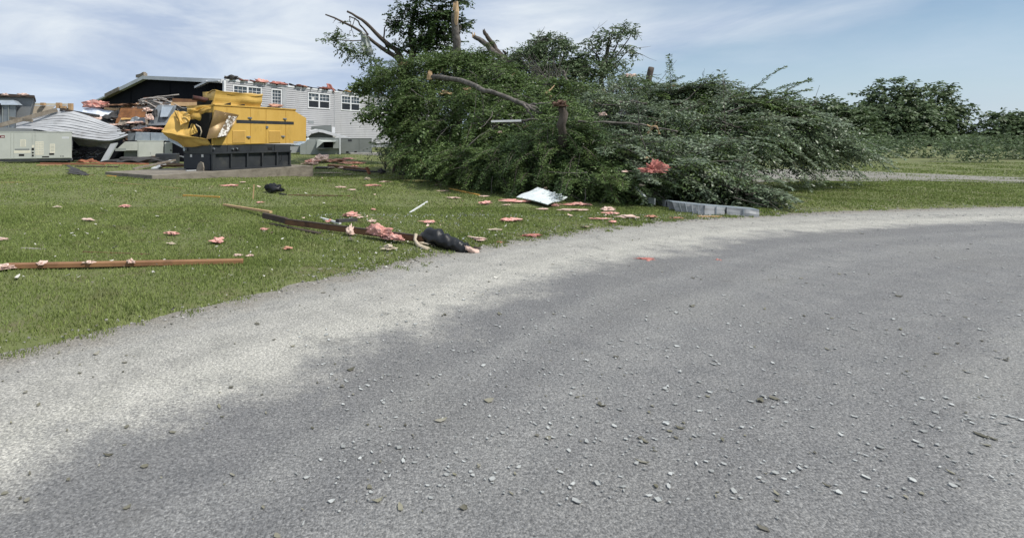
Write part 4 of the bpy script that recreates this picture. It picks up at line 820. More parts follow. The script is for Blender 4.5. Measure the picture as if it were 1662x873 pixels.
# boards and shingles on the ground in front of the wreck
def gboard(a, b2, w, h, m, lb, name='board', cat='board', grp=None, la=0.0, lb_=0.0, rise=None):
    p, q = G(*a), G(*b2); p = p + UP * (h / 2 + la); q = q + UP * (h / 2 + lb_); return board(p, q, w, h, m, lb, name, cat, grp)
gboard((66, 267.5), (170, 268), .10, .07, 'wood_red', 'long reddish plank on the grass before the leaning siding strip', la=.02)
gboard((160, 266.5), (242, 268), .14, .08, 'wood_red', 'reddish plank continuing right from the leaning siding strip')
gboard((60, 269), (100, 269.3), .09, .05, 'wood_new', 'pale tan plank end in front of the big unit')
gboard((122, 271), (192, 272), .10, .05, 'wood_dark', 'dark plank in the grass under the leaning siding strip')
gboard((237, 262), (282, 266), .14, .08, 'wood_brown', 'brown plank on the pile left of the black tank', la=.22, lb_=.22)
gboard((250, 275.5), (280, 268), .26, .05, 'fascia', 'pale broad board sloping up left of the black tank', la=.02, lb_=.2)
gboard((217, 279.5), (284, 270), .10, .07, 'wood_grey', 'grey brown pole lying over the broad pale board', la=.1, lb_=.25)
gboard((207, 279), (248, 277.8), .3, .04, 'sheet_white', 'pale flat strip in the grass left of the slab')
gboard((182, 283), (247, 281.5), .35, .05, 'concrete', 'long thin pale slab strip pointing left from the concrete slab')
gboard((255, 270), (300, 273), .16, .08, 'wood_dark', 'dark board lying against the black tank end', la=.12, lb_=.12)
gboard((262, 274.5), (305, 275.5), .2, .08, 'wood_brown', 'brown broken board just before the black tank end', la=.1, lb_=.12)
gboard((283, 260), (300, 266), .06, .05, 'fascia', 'thin white batten left of the black tank', la=.25, lb_=.3)
gboard((280, 264), (300, 258), .05, .05, 'grey_strip', 'thin pale stick crossing the white batten', la=.3, lb_=.35)
mb = MB(); p = G(272, 266); mb.box(p + UP * .25, (1.0, .6, .5), .1); tag(mb.build('dark_box', 'tank_black', bevel=.03), 'dark box shaped lump on the pile left of the black tank', 'box')
mb = MB(); lump(mb, G(228, 266) + UP * .1, (2.2, .7, .35), 33); tag(mb.build('roofing_scrap', 'shingle'), 'dark crumpled roofing in the grass before the small hood flap unit', 'roofing')
for i, (a, b2) in enumerate((((107, 276), (136, 284)), ((108, 280), (140, 285.5)), ((107, 283), (134, 285.5)))):
    p, q = G(*a), G(*b2); mb = MB(); mb.quad4([p + UP * (.16 - .05 * i), q + UP * .02, q + UP * .02 + np.array([.05, .13, .03]), p + np.array([.05, .16, .2 - .06 * i])], 8, 2, .012, .02, i)
    tag(mb.build('shingle_strip', 'shingle'), ('top strip of the dark curled shingle bundle on the left lawn', 'middle strip of the dark curled shingle bundle on the left lawn', 'lowest strip of the dark curled shingle bundle on the left lawn')[i], 'shingles', 'curled shingle strips on the left lawn')
gboard((140, 285.5), (152, 284.5), .06, .02, 'wood_brown', 'little brown stick right of the curled shingles', 'stick', 'stick')
gboard((174, 286), (188, 287), .08, .03, 'wood_yellow', 'short yellow stick on the lawn right of the curled shingles', 'stick', 'stick')

# ------------------------------------------------------------------ things lying on the lawn
Q7 = lambda X, Y: (X / 4.155, 260 + Y / 4.155); Q8 = lambda X, Y: (400 + X / 4.155, 260 + Y / 4.155); Q9 = lambda X, Y: (740 + X / 3.32, 180 + Y / 3.32); QA = lambda X, Y: (480 + X / 6.925, 235 + Y / 6.925)
pl = thing('lumber_plank', 'long brown plank with nail marks lying across the bottom left of the lawn', 'plank', G(200, 433))
a, b2 = G(*Q7(30, 734)) + UP * .036, G(*Q7(1640, 701)) + UP * .036
mb = MB(); mb.beam(a, b2, .09, .055); mb.build('plank_body', 'wood_plank', pl, bevel=.006)
for X in (280, 590, 865): 
    f = (X - 30) / 1610; mb = MB(); lump(mb, a + (b2 - a) * f + UP * .03 - np.array([0, .03, 0]), (.10, .08, .05), X); mb.build('torn_shred', 'pink_pale', pl)
gboard(Q7(1236, 243), Q7(1480, 255), .05, .04, 'wood_yellow', 'short bright yellow batten on the lawn before the concrete slab', 'batten', 'batten')
gboard(Q7(760, 153), Q7(1225, 195), .03, .025, 'wood_new', 'long thin straw coloured lath on the lawn left of the yellow batten', 'lath', 'lath')
gboard(Q7(0, 153), Q7(165, 152), .03, .02, 'wood_new', 'thin pale lath at the left edge of the lawn', 'lath', 'lath')
gboard(Q7(1510, 307), Q8(165, 392), .06, .04, 'wood_new', 'long tan stick pointing at the raised end of the brown beam', 'stick', 'stick', lb_=.10)
p = G(*Q8(45, 262)); board(p, p + np.array([.02, 0, .36]), .05, .02, 'wood_new', 'small tan stake standing upright in the lawn left of the black plastic heap', 'stake', 'stake')
gboard(Q8(1102, 360), Q8(1220, 285), .03, .03, 'white_trim', 'single white rod lying on the middle of the lawn', 'rod', 'rod')
gboard(Q8(1370, 195), Q8(1570, 240), .06, .03, 'wood_yellow', 'yellow batten near the dark hedge of fallen cedar', 'batten', 'batten')
gboard(Q8(280, 238), Q8(700, 243), .03, .02, 'wood_brown', 'thin brown rod trailing right from the black plastic heap', 'rod', 'rod')
gboard(Q7(560, 622), Q7(1010, 640), .03, .015, 'wood_brown', 'thin brown lath half sunk in grass behind the long plank', 'lath', 'lath')
gboard(Q7(140, 596), Q7(310, 605), .02, .015, 'grey_strip', 'thin pale twig in the grass behind the left part of the plank', 'twig', 'twig')
# the long beam and the pieces beside it
bmth = thing('long_beam', 'long dark brown beam lying from the lawn to the black bag by the road', 'beam', G(*Q8(760, 520)))
pA, pB = G(*Q8(262, 455)) + UP * .10, G(*Q8(1200, 572)) + UP * .08
MB().beam(pA, pB, .05, .088).build('beam_body', 'wood_brown', bmth, bevel=.005)
MB().beam(pA + UP * .048, pB + UP * .048, .058, .012).build('beam_edge', 'wood_dark', bmth)
pC = pA + (pA - pB) / np.linalg.norm(pA - pB) * 1.25; pC = np.array([P(*Q8(115, 372), pC[1])[0], pC[1], P(*Q8(115, 372), pC[1])[2]])
MB().beam(pA + UP * .02 + (pB - pA) * .01, pC, .06, .10).build('raised_end', 'wood_dark', bmth, bevel=.006)
gboard(Q8(165, 437), Q8(495, 502), .08, .03, 'wood_dark', 'thin dark board in the grass under the raised end of the long beam')
gboard(Q8(498, 395), Q8(632, 455), .04, .03, 'white_trim', 'thin white strip leaning on the long beam', 'strip', 'strip', lb_=.06)
board(G(*Q8(612, 470)) + UP * .15, G(*Q8(738, 452)) + UP * .13, .08, .05, 'shingle', 'black stubby block lying on the long beam beside the white strip', 'block', 'block')
mb = MB(); lump(mb, G(*Q8(700, 512)) + UP * .06, (.12, .1, .18), 4); tag(mb.build('insulation_scrap', 'pink_pale', smooth=True), 'small pink scrap clinging to the near side of the long beam', 'insulation')
def sheetlump(px, py, w, d, h, m, seed, lb, grp='pink insulation scraps on the lawn', rz=0.0, rough=.34, lift=.02, name='insulation_scrap', cat='insulation'):
    mb = MB(); lump(mb, G(px, py) + UP * (h * .2 + lift), (w * .80, d * .75, h * .62), seed, rz=rz, rough=rough); return tag(mb.build(name, m), lb, cat, grp)
mb = MB(); ax = (pB - pA) / np.linalg.norm(pB - pA); side = np.cross(ax, UP); c = pA + (pB - pA) * .70
lump(mb, c + ax * .05 + UP * .03 + side * .05, (.36, .17, .19), 14, rz=math.atan2(ax[1], ax[0]), rough=.26, n=4); lump(mb, c + ax * .30 - UP * .02 + side * .08, (.34, .16, .10), 15, rz=math.atan2(ax[1], ax[0]) - .2, rough=.3, n=4)
tag(mb.build('insulation_scrap', 'pink', smooth=True), 'big pink insulation batt draped over the long beam left of the black bag', 'insulation')
mb = MB(); c = pA + (pB - pA) * .955; mb.tube([c + UP * .08 + side * .05, c + side * .09 + UP * .0, c + side * .16 - UP * .07 + ax * .1, c + side * .22 - UP * .09 + ax * .25], [.03, .025, .035, .05], 8, .25, 3); tag(mb.build('insulation_scrap', 'beige', smooth=True), 'beige shredded strand hanging off the beam beside the black bag', 'insulation')
# black bag (a torn length of black wrapped duct) with pink stuffing
bag = thing('black_bag', 'shiny black plastic wrapped duct with pink stuffing at the road edge', 'bag', G(*Q8(1340, 620)))
b0 = G(*Q8(1345, 615)); Dm = b0[1]
pth = [P(*Q8(1188, 528), Dm + .35), P(*Q8(1232, 512), Dm + .22), P(*Q8(1300, 534), Dm + .12), P(*Q8(1370, 562), Dm + .02), P(*Q8(1430, 588), Dm - .06), P(*Q8(1482, 606), Dm - .12), P(*Q8(1500, 612), Dm - .14)]
pth = np.array(pth); tt = np.linspace(0, 1, 110); pi = np.stack([np.interp(tt, np.linspace(0, 1, 7), pth[:, i]) for i in range(3)], 1); rr = np.interp(tt, np.linspace(0, 1, 7), [.07, .125, .13, .115, .105, .09, .07])
mb = MB(); mb.tube(pi, rr, 48); v = mb.v[0]; rg_ = np.random.default_rng(2)
cen = np.repeat(pi, 48, 0); d = v - cen; ang = np.arctan2(d[:, 2], d[:, 0]); s_ = np.repeat(tt, 48)
cg = rg_.normal(size=(17, 10)); gu = s_ * 15.999; gv = (ang / 6.2832 + .5) * 8.999; iu, iv = gu.astype(int), gv.astype(int); fu, fv = gu - iu, gv - iv; cg[:, 9] = cg[:, 0]
ci = cg[iu, iv] * (1 - fu) * (1 - fv) + cg[iu + 1, iv] * fu * (1 - fv) + cg[iu, iv + 1] * (1 - fu) * fv + cg[iu + 1, iv + 1] * fu * fv
d *= (1 + .085 * ci + .04 * np.sin(41 * s_ + 2.2 * np.sin(ang + 1) + 6 * s_ * s_) * (1 + .5 * np.sin(2 * ang)))[:, None]; d[:, 2] *= np.where(d[:, 2] < 0, .8, 1.0); mb.v[0] = cen + d
mb.build('bag_skin', 'black_plastic', bag, smooth=True)
mb = MB(); c = P(*Q8(1520, 612), Dm - .16); mb.grid(lambda u, v: c + np.array([-.10 + .20 * u, -.03 + .12 * v * u, .055 - .11 * u * (.4 + .6 * v) + .03 * math.sin(9 * v + 5 * u)]), 10, 8, .03); mb.build('stuffing', 'pink_pale', bag, smooth=True)
mb = MB(); lump(mb, P(*Q8(1545, 598), Dm + .05) + UP * -.02, (.16, .12, .08), 5); mb.build('torn_flap', 'wood_dark', bag)
mb = MB(); lump(mb, G(*Q8(185, 222)) + UP * .10, (.46, .3, .34), 12, rough=.28); tag(mb.build('black_plastic_heap', 'black_plastic', smooth=True), 'crumpled black plastic heap lying alone on the middle lawn', 'plastic')
gboard(Q8(230, 232), Q8(262, 236), .1, .03, 'black_plastic', 'small flat black scrap right beside the black plastic heap', 'plastic_scrap', 'plastic')

# pink insulation tufts: photo point, width, depth, height, material, label
def T(q, X, Y, w, d, h, m, lb, **k):
    px, py = q(X, Y); sheetlump(px, py, w, d, h, m, int(X * 7 + Y), lb, **k)
T(Q7, 845, 322, .26, .22, .10, 'pink', 'pink tuft alone on the left half of the lawn below the tan lath')
T(Q7, 595, 413, .24, .14, .07, 'pink_pale', 'flat pale pink tuft left of centre on the left lawn')
T(Q7, 1160, 508, .20, .16, .08, 'pink', 'pink tuft on the left lawn, upper of the two near the plank right end')
T(Q7, 1466, 562, .20, .20, .10, 'pink', 'round pink tuft on the left lawn, lower of the two near the plank right end')
T(Q7, 388, 326, .14, .14, .07, 'beige', 'little beige tuft far left on the lawn behind the flat pale pink one')
T(Q7, 1555, 178, .55, .3, .09, 'pink', 'wide flat pink strip on the lawn just before the concrete slab')
T(Q7, 1640, 155, .22, .15, .06, 'pink_pale', 'pale scrap just right of the wide pink strip before the slab')
T(Q7, 15, 745, .26, .2, .10, 'pink_pale', 'pale pink tuft at the left end of the long plank')
T(Q7, 1155, 575, .10, .08, .05, 'beige', 'tiny beige tuft between the two pink tufts and the plank')
T(Q7, 20, 545, .14, .10, .05, 'pink_pale', 'tiny pale tuft at the left edge of the lawn above the plank')
T(Q7, 1600, 655, .12, .08, .04, 'pink_pale', 'tiny pink tuft above the right end of the plank')
T(Q8, 708, 388, .33, .25, .17, 'pink', 'large pink tuft on the lawn just behind the long beam')
T(Q8, 768, 396, .16, .10, .05, 'pink_pale', 'thin pale shred trailing right from the large pink tuft')
T(Q8, 845, 423, .17, .10, .06, 'pink_pale', 'small pale tuft right of the large pink tuft behind the beam')
T(Q8, 555, 428, .10, .08, .10, 'pink', 'tiny pink tuft beside the white strip behind the beam')
T(Q8, 860, 178, .62, .22, .08, 'pink', 'wide pink strip on the middle lawn right of the slab')
T(Q8, 935, 152, .4, .15, .06, 'pink_pale', 'thin whitish shred above and right of the wide pink strip')
T(Q8, 817, 138, .22, .2, .20, 'beige', 'upright beige tuft above the wide pink strip')
T(Q8, 1235, 428, .26, .15, .07, 'pink', 'pink tuft on the lawn between white rod and black bag')
T(Q8, 855, 343, .12, .1, .06, 'pink', 'tiny pink tuft in mid lawn above the beam')
T(Q8, 1610, 302, .30, .22, .14, 'pink', 'rounded pink tuft on the right lawn below the pale flat board')
T(Q8, 1570, 545, .34, .14, .08, 'pink_pale', 'long pale pink shred at the road edge just behind the black bag', rz=-.8)
T(Q8, 282, 608, .15, .10, .06, 'pink_orange', 'small orange pink tuft on the grass in front of the long beam')
T(Q8, 25, 658, .10, .08, .05, 'pink_pale', 'tiny pink tuft right of the long plank')
T(Q8, 122, 477, .14, .10, .05, 'pink', 'tiny pink tuft left below the raised beam end')
T(Q8, 90, 293, .17, .12, .05, 'pink', 'flat pink tuft left of centre above the tan stick')
T(Q8, 635, 190, .36, .15, .08, 'pink_pale', 'pale tuft in mid lawn, left of a thin pale shred')
T(Q8, 708, 207, .30, .12, .05, 'pink_pale', 'thin pale shred in mid lawn, right of a pale tuft')
T(Q8, 1395, 261, .34, .2, .05, 'pink_pale', 'flat rectangular pale pink scrap on the right lawn')
T(Q8, 1322, 156, .42, .15, .06, 'beige', 'pale beige shred below the cedar, upper of two')
T(Q8, 1300, 172, .36, .15, .05, 'pink_pale', 'pale shred below the cedar, lower of two')
T(Q8, 1492, 168, .3, .2, .18, 'pink', 'pink tuft at the foot of the cedar right of the yellow strip')
T(Q8, 1325, 214, .42, .12, .04, 'pink_pale', 'long thin pale shred left of the yellow batten')
T(Q8, 1600, 251, .25, .12, .05, 'pink_pale', 'small pale shred below the end of the yellow batten')
T(Q8, 962, 612, .18, .14, .11, 'beige', 'beige tuft on the grass in front of the beam and pink batt')
T(Q8, 1178, 578, .28, .10, .07, 'beige', 'beige shredded strip in the grass under the left end of the black bag')
T(Q9, 297, 494, .72, .24, .10, 'pink', 'long pink batt on the lawn left of the white sheet', rz=-.12)
T(Q9, 155, 507, .27, .2, .11, 'pink', 'pink tuft left of the long pink batt near the white sheet')
T(Q9, 302, 597, .38, .2, .10, 'pink', 'pink shred on the grass below the white sheet')
T(Q9, 408, 683, .30, .16, .07, 'pink_red', 'red pink scrap on the edge of the road, longest there')
T(Q9, 232, 724, .22, .13, .06, 'pink_red', 'small red pink scrap on the road edge right of the black bag')
T(Q9, 660, 514, .62, .22, .11, 'pink', 'pink batt lying right of the white sheet', rz=-.2)
T(Q9, 640, 542, .55, .16, .07, 'pink_pale', 'long pale pink shred under the batt right of the white sheet', rz=-.15)
T(Q9, 816, 543, .26, .2, .15, 'pink_pale', 'rounded pale pink tuft, upper end of the row by the road curve')
T(Q9, 838, 562, .36, .16, .09, 'pink', 'pink shred in the middle of the row by the road curve', rz=-.2)
T(Q9, 920, 581, .40, .18, .10, 'pink_pale', 'long pale pink shred, lower end of the row by the road curve', rz=-.15)
T(Q9, 775, 590, .38, .12, .06, 'pink', 'thin pink strip above the road edge left of the curve', rz=-.1)
T(Q9, 845, 607, .16, .12, .06, 'pink', 'small pink scrap right at the road edge by the curve')
T(Q9, 1052, 578, .24, .14, .07, 'pink_orange', 'orange pink scrap before the grey metal channel, left one')
T(Q9, 1190, 586, .26, .12, .05, 'pink_orange', 'orange pink scrap before the grey metal channel, right one')
T(Q9, 1025, 816, .26, .22, .09, 'pink_red', 'red pink tuft on the dark asphalt, left of two', grp='pink insulation scraps on the road', lift=.01)
T(Q9, 1420, 819, .20, .16, .07, 'pink_red', 'red pink tuft on the dark asphalt at the right, smaller of two', grp='pink insulation scraps on the road', lift=.01)
T(Q9, 1150, 714, .36, .14, .03, 'pink_pale', 'flat faded pink shred on the asphalt farther up the road', grp='pink insulation scraps on the road', lift=.0)
T(Q9, 470, 536, .24, .14, .05, 'pink_pale', 'pale pink scrap just under the near corner of the white sheet')
T(Q9, 275, 513, .2, .12, .05, 'pink_pale', 'pale scrap under the long pink batt left of the white sheet')
T(Q9, 535, 520, .20, .14, .10, 'pink', 'pink scrap at the right corner of the white sheet')
T(Q9, 205, 648, .26, .14, .04, 'beige', 'flat beige shred on the grass above the road left of the red scraps')
T(Q9, 150, 466, .22, .14, .05, 'pink_pale', 'tiny pale scrap by the end of the yellow batten')
# the insulation heap right of the slab
T(QA, 290, 205, 1.25, .7, .95, 'pink_pale', 'tall peach insulation mound before the hooded unit', rough=.22, grp='insulation heap right of the slab')
T(QA, 195, 205, 1.0, .6, .36, 'pink', 'pink insulation roll left of the peach mound', grp='insulation heap right of the slab')
T(QA, 175, 228, .8, .4, .22, 'pink_pale', 'pale pink flap under the pink roll by the slab corner', grp='insulation heap right of the slab')
T(QA, 450, 205, 1.5, .8, .42, 'pink_orange', 'orange insulation mat right of the peach mound', grp='insulation heap right of the slab')
T(QA, 645, 222, 1.6, .6, .28, 'pink_orange', 'wide orange insulation mat at the right end of the heap', grp='insulation heap right of the slab', rough=.25)
T(QA, 580, 170, .75, .4, .22, 'pink', 'small pink tuft behind the orange mats under the dark low unit', grp='insulation heap right of the slab')
T(QA, 540, 273, .55, .3, .14, 'pink_pale', 'pale pink scrap on the dark board right of the slab', grp='insulation heap right of the slab')
T(QA, 405, 273, .38, .3, .16, 'beige', 'whitish tuft on the dark board right of the slab', grp='insulation heap right of the slab')
T(QA, 650, 255, .5, .3, .18, 'pink_orange', 'small orange tuft below the wide orange mat', grp='insulation heap right of the slab')
gboard(QA(230, 260), QA(430, 262), .8, .06, 'shingle', 'flat black shingle patch beside the slab corner', 'roofing_slab', 'roofing')
gboard(QA(390, 240), QA(800, 292), .4, .10, 'wood_brown', 'long dark brown board running right from the insulation heap')
gboard(QA(560, 285), QA(900, 312), .25, .06, 'shingle', 'flat black strip at the end of the long dark brown board', 'roofing_slab', 'roofing')
p = G(*QA(830, 330)); board(p + np.array([.0, 0, .0]), np.array(P(*QA(798, 252), p[1] + .1)), .17, .05, 'wood_red', 'red brown plank tilted on its end right of the insulation heap')
mb = MB(); lump(mb, G(*QA(960, 330)) + UP * .1, (.5, .35, .22), 21); tag(mb.build('roofing_scrap', 'shingle'), 'black crumpled scrap right of the tilted red brown plank', 'roofing')
mb = MB(); lump(mb, G(*QA(1195, 350)) + UP * .08, (.4, .3, .2), 23); tag(mb.build('roofing_scrap', 'shingle'), 'black crumpled scrap left of the yellow strip under the cedar', 'roofing')
T(QA, 380, 325, 1.7, .35, .07, 'beige', 'long pale yellow straw shred right below the slab corner', rz=-.1, grp='straw coloured shreds on the lawn', name='straw_shred', cat='straw')
T(QA, 610, 340, .5, .2, .05, 'beige', 'short pale yellow straw shred right of the long one', rz=-.1, grp='straw coloured shreds on the lawn', name='straw_shred', cat='straw')
T(QA, 1355, 418, .82, .3, .10, 'foam_yellow', 'bright yellow foam strip on the lawn under the cedar', rz=-.35, name='foam_strip', cat='foam', grp='yellow foam pieces on the lawn')
T(QA, 1410, 350, .5, .25, .07, 'foam_yellow', 'pale yellow foam chip behind the bright yellow strip', rz=-.1, name='foam_strip', cat='foam', grp='yellow foam pieces on the lawn')
T(QA, 1280, 328, .3, .15, .08, 'foam_yellow', 'small yellow foam chip left of the pale yellow chip', name='foam_strip', cat='foam', grp='yellow foam pieces on the lawn')
T(QA, 1230, 265, 1.1, .7, .55, 'pink_red', 'dull red insulation mound at the foot of the tree', rough=.3, grp='insulation at the foot of the tree')
T(QA, 1330, 300, 1.0, .5, .32, 'pink_red', 'dark red shredded insulation right of the dull red mound', grp='insulation at the foot of the tree')
gboard(QA(1085, 258), QA(1180, 270), .05, .04, 'wood_new', 'short pale stick left of the dull red mound', 'stick', 'stick')
sheet([G(*QA(1380, 290)) + UP * .05, G(*QA(1520, 345)) + UP * .04, G(*QA(1540, 325)) + UP * .25, G(*QA(1400, 262)) + UP * .3], 'galvanised_dull', 'bent grey metal strip under the tree right of the red insulation', 'metal_scrap', 'metal scrap', wob=.06)
gboard(Q9(150, 405), Q9(215, 428), .06, .05, 'wood_grey', 'grey stick at the foot of the cedar, left of two', 'stick', 'stick', lb_=.03)
gboard(Q9(180, 385), Q9(250, 405), .12, .10, 'wood_grey', 'thick grey branch end under the cedar hedge', 'stick', 'stick', la=.15, lb_=.1)
gboard(Q9(318, 425), Q9(380, 452), .06, .05, 'wood_grey', 'grey stick pointing at the white sheet', 'stick', 'stick', lb_=.05)
gboard(Q9(222, 745), Q9(325, 757), .03, .015, 'wood_grey', 'dark flat stick on the pale road edge right of the black bag', 'stick', 'stick')
gboard(Q9(1305, 578), Q9(1430, 580), .06, .05, 'wood_new', 'pale split branch on the road edge before the metal channel', 'branch', 'branch')
# white sheet
ws = [G(838, 326) + UP * .09, G(888.5, 338.5) + UP * .09, P(921, 319, 12.5), P(894, 306, 13.0), P(872, 305.5, 13.3)]
mb = MB(); A_, B_, C_, D_ = ws[0], ws[1], ws[2], (ws[3] + ws[4]) / 2
shw = thing('white_sheet', 'white ribbed roofing sheet lying tilted at the foot of the fallen cedar', 'metal sheet', (A_ + B_) / 2)
mb.grid(lambda u, v: A_ * (1 - u) * (1 - v) + B_ * u * (1 - v) + C_ * u * v + ws[4] * (1 - u) * v + UP * (.018 * math.sin(3 * u + 2 * v) - .05 * math.sin(3.14 * v) * 0 + .015 * math.sin(7 * v)), 24, 12, .015); mb.build('sheet_panel', 'sheet_white', shw)
for f in (.2, .4, .6, .8): mb = MB(); mb.beam(A_ + (B_ - A_) * f + UP * .014, ws[4] + (C_ - ws[4]) * f + UP * .016, .035, .03); mb.build('sheet_rib', 'sheet_white', shw)

# ------------------------------------------------------------------ grey metal channel along the far road edge
ch = thing('metal_channel', 'long grey metal channel lying along the far road edge below the fallen trees', 'metal channel', G(1140, 350))
ZD = lambda X, Y: (1000 + X / 6.715, 230 + Y / 6.715)
segs = [((430, 640), (606, 660), (596, 728), (440, 672)), ((612, 658), (955, 694), (955, 800), (650, 765)), ((965, 696), (1200, 716), (1190, 792), (968, 805)), ((1206, 716), (1560, 745), (1560, 840), (1206, 800))]
for i, sgm in enumerate(segs):
    (ax_, ay_), (bx_, by_), (cx_, cy_), (dx_, dy_) = sgm; lo0 = G(*ZD(dx_, dy_ + 4)); lo1 = G(*ZD(cx_, cy_ + 4)); t0_ = P(*ZD(ax_, ay_), lo0[1] + .05); t1_ = P(*ZD(bx_, by_), lo1[1] + .05)
    mb = MB(); mb.quad4([lo0, lo1, t1_, t0_], 10, 4, .02, .008, i); mb.build('channel_face', 'flashing', ch)
    bk = np.array([.05, .32, .0]); mb = MB(); mb.plate([t0_, t1_, t1_ + bk, t0_ + bk], .015); mb.build('channel_top', 'galvanised', ch)
    mb = MB(); mb.plate([lo0 + bk, lo1 + bk, t1_ + bk, t0_ + bk], .015); mb.build('channel_back', 'flashing', ch)
    n = 5 if i == 1 else 2
    for j in range(1, n): f = j / n; MB().beam(lo0 + (lo1 - lo0) * f - np.array([0, .02, 0]), t0_ + (t1_ - t0_) * f - np.array([0, .02, 0]), .02, .015).build('channel_seam', 'galvanised_dull', ch)
lo0 = G(*ZD(335, 672)); MB().plate([P(*ZD(330, 665), 12.2), P(*ZD(420, 688), 11.9), P(*ZD(425, 618), 11.95), P(*ZD(345, 606), 12.25)], .03).build('channel_end', 'hvac_dark', ch)
sheet([P(*ZD(265, 590), 12.3), P(*ZD(330, 605), 12.2), P(*ZD(215, 462), 12.7), P(*ZD(178, 470), 12.7)], 'sheet_white', 'pale bluish metal strip propped up at the left end of the metal channel', 'metal_strip', 'metal strip', wob=.015, th=.02)
# things caught in the trees
mb = MB(); lump(mb, P(1059, 276.5, 12.0), (.36, .26, .30), 37, rough=.38, n=4); tag(mb.build('insulation_scrap', 'pink_red'), 'big dull red insulation clump hung up in the fallen trees at right', 'insulation', 'insulation caught in the trees')
for i, (x, y, D, s, m, lb) in enumerate(((1015, 279, 12.3, .14, 'pink_pale', 'small pink tuft caught left of the big red clump'), (1042, 301, 12.0, .10, 'beige', 'tiny beige tuft by the top of the propped metal strip'), (978, 187, 15, .30, 'pink_pale', 'pale tuft caught right of the shattered trunk'), (811, 215, 16.5, .14, 'pink_pale', 'tiny whitish tuft caught in the cedar under the white bar'), (657, 107, 24.5, .5, 'pink_red', 'red tuft in the fork of the standing broken tree'), (656, 128, 24, .7, 'shingle_red', 'dark red shred below the fork of the standing broken tree'), (757, 146, 20, .3, 'split_wood', 'pale splinter cluster above the left cedar mass'), (723, 152, 21.0, .55, 'split_wood', 'tan split wood face in the left cedar mass'), (637, 202, 23, .5, 'pink', 'pink tuft hanging before the house wall in the left foliage'), (650, 208, 22.4, .35, 'pink_pale', 'pale tuft right of the pink one in the left foliage'), (660, 232, 22, .6, 'pink_pale', 'peach tuft low in the left foliage'), (895, 211, 15.6, .22, 'pink_pale', 'small pinkish tuft under the shattered trunk'), (1021, 124, 20.5, .4, 'pink_pale', 'pale pink tuft in the top twigs near the broken post'), (884, 307, 13.6, .16, 'pink_pale', 'dull pink tuft in the cedar above the white sheet'))):
    mb = MB(); lump(mb, P(x, y, D), (s * .8, s * .5, s * .45), 60 + i, rough=.45); tag(mb.build('wood_splinter' if m == 'split_wood' else 'insulation_scrap', m), lb, 'splintered wood' if m == 'split_wood' else 'insulation', 'insulation caught in the trees' if m != 'split_wood' else None)
board(P(797, 197.3, 16.2), P(846, 196, 16.0), .07, .06, 'white_trim', 'thin white bar stuck in the trees left of the shattered trunk', 'trim_bar', 'trim')
sheet([P(1000, 187, 16.6), P(1030, 181, 16.4), P(1026, 178.5, 16.9), P(1005, 180, 16.9)], 'flashing', 'grey metal scrap caught high in the right trees', 'metal_scrap', 'metal scrap', wob=.05)
sheet([P(728, 258, 17.4), P(744, 262, 17.2), P(745, 249.5, 17.2), P(728, 253, 17.4)], 'sheet_white', 'small white metal panel caught at the front of the left cedar mass', 'metal_sheet', 'metal sheet', wob=.02)
sheet([P(590, 90, 28.0), P(607, 90, 28.0), P(597, 58, 28.3), P(584, 50, 28.3)], 'hvac_mid', 'torn grey siding sheet hanging in the bare left branches', 'siding_sheet', 'siding sheet', wob=.08, nu=4, nv=8)
mb = MB(); q = [P(1081, 146, 17.8), P(1086, 152, 17.8), P(1093, 153.5, 17.7), P(1101, 156, 17.7)]; mb.tube(q, .035, 6); tag(mb.build('metal_strip', 'white_trim'), 'thin pale curled strip on the topmost right branch', 'metal strip')

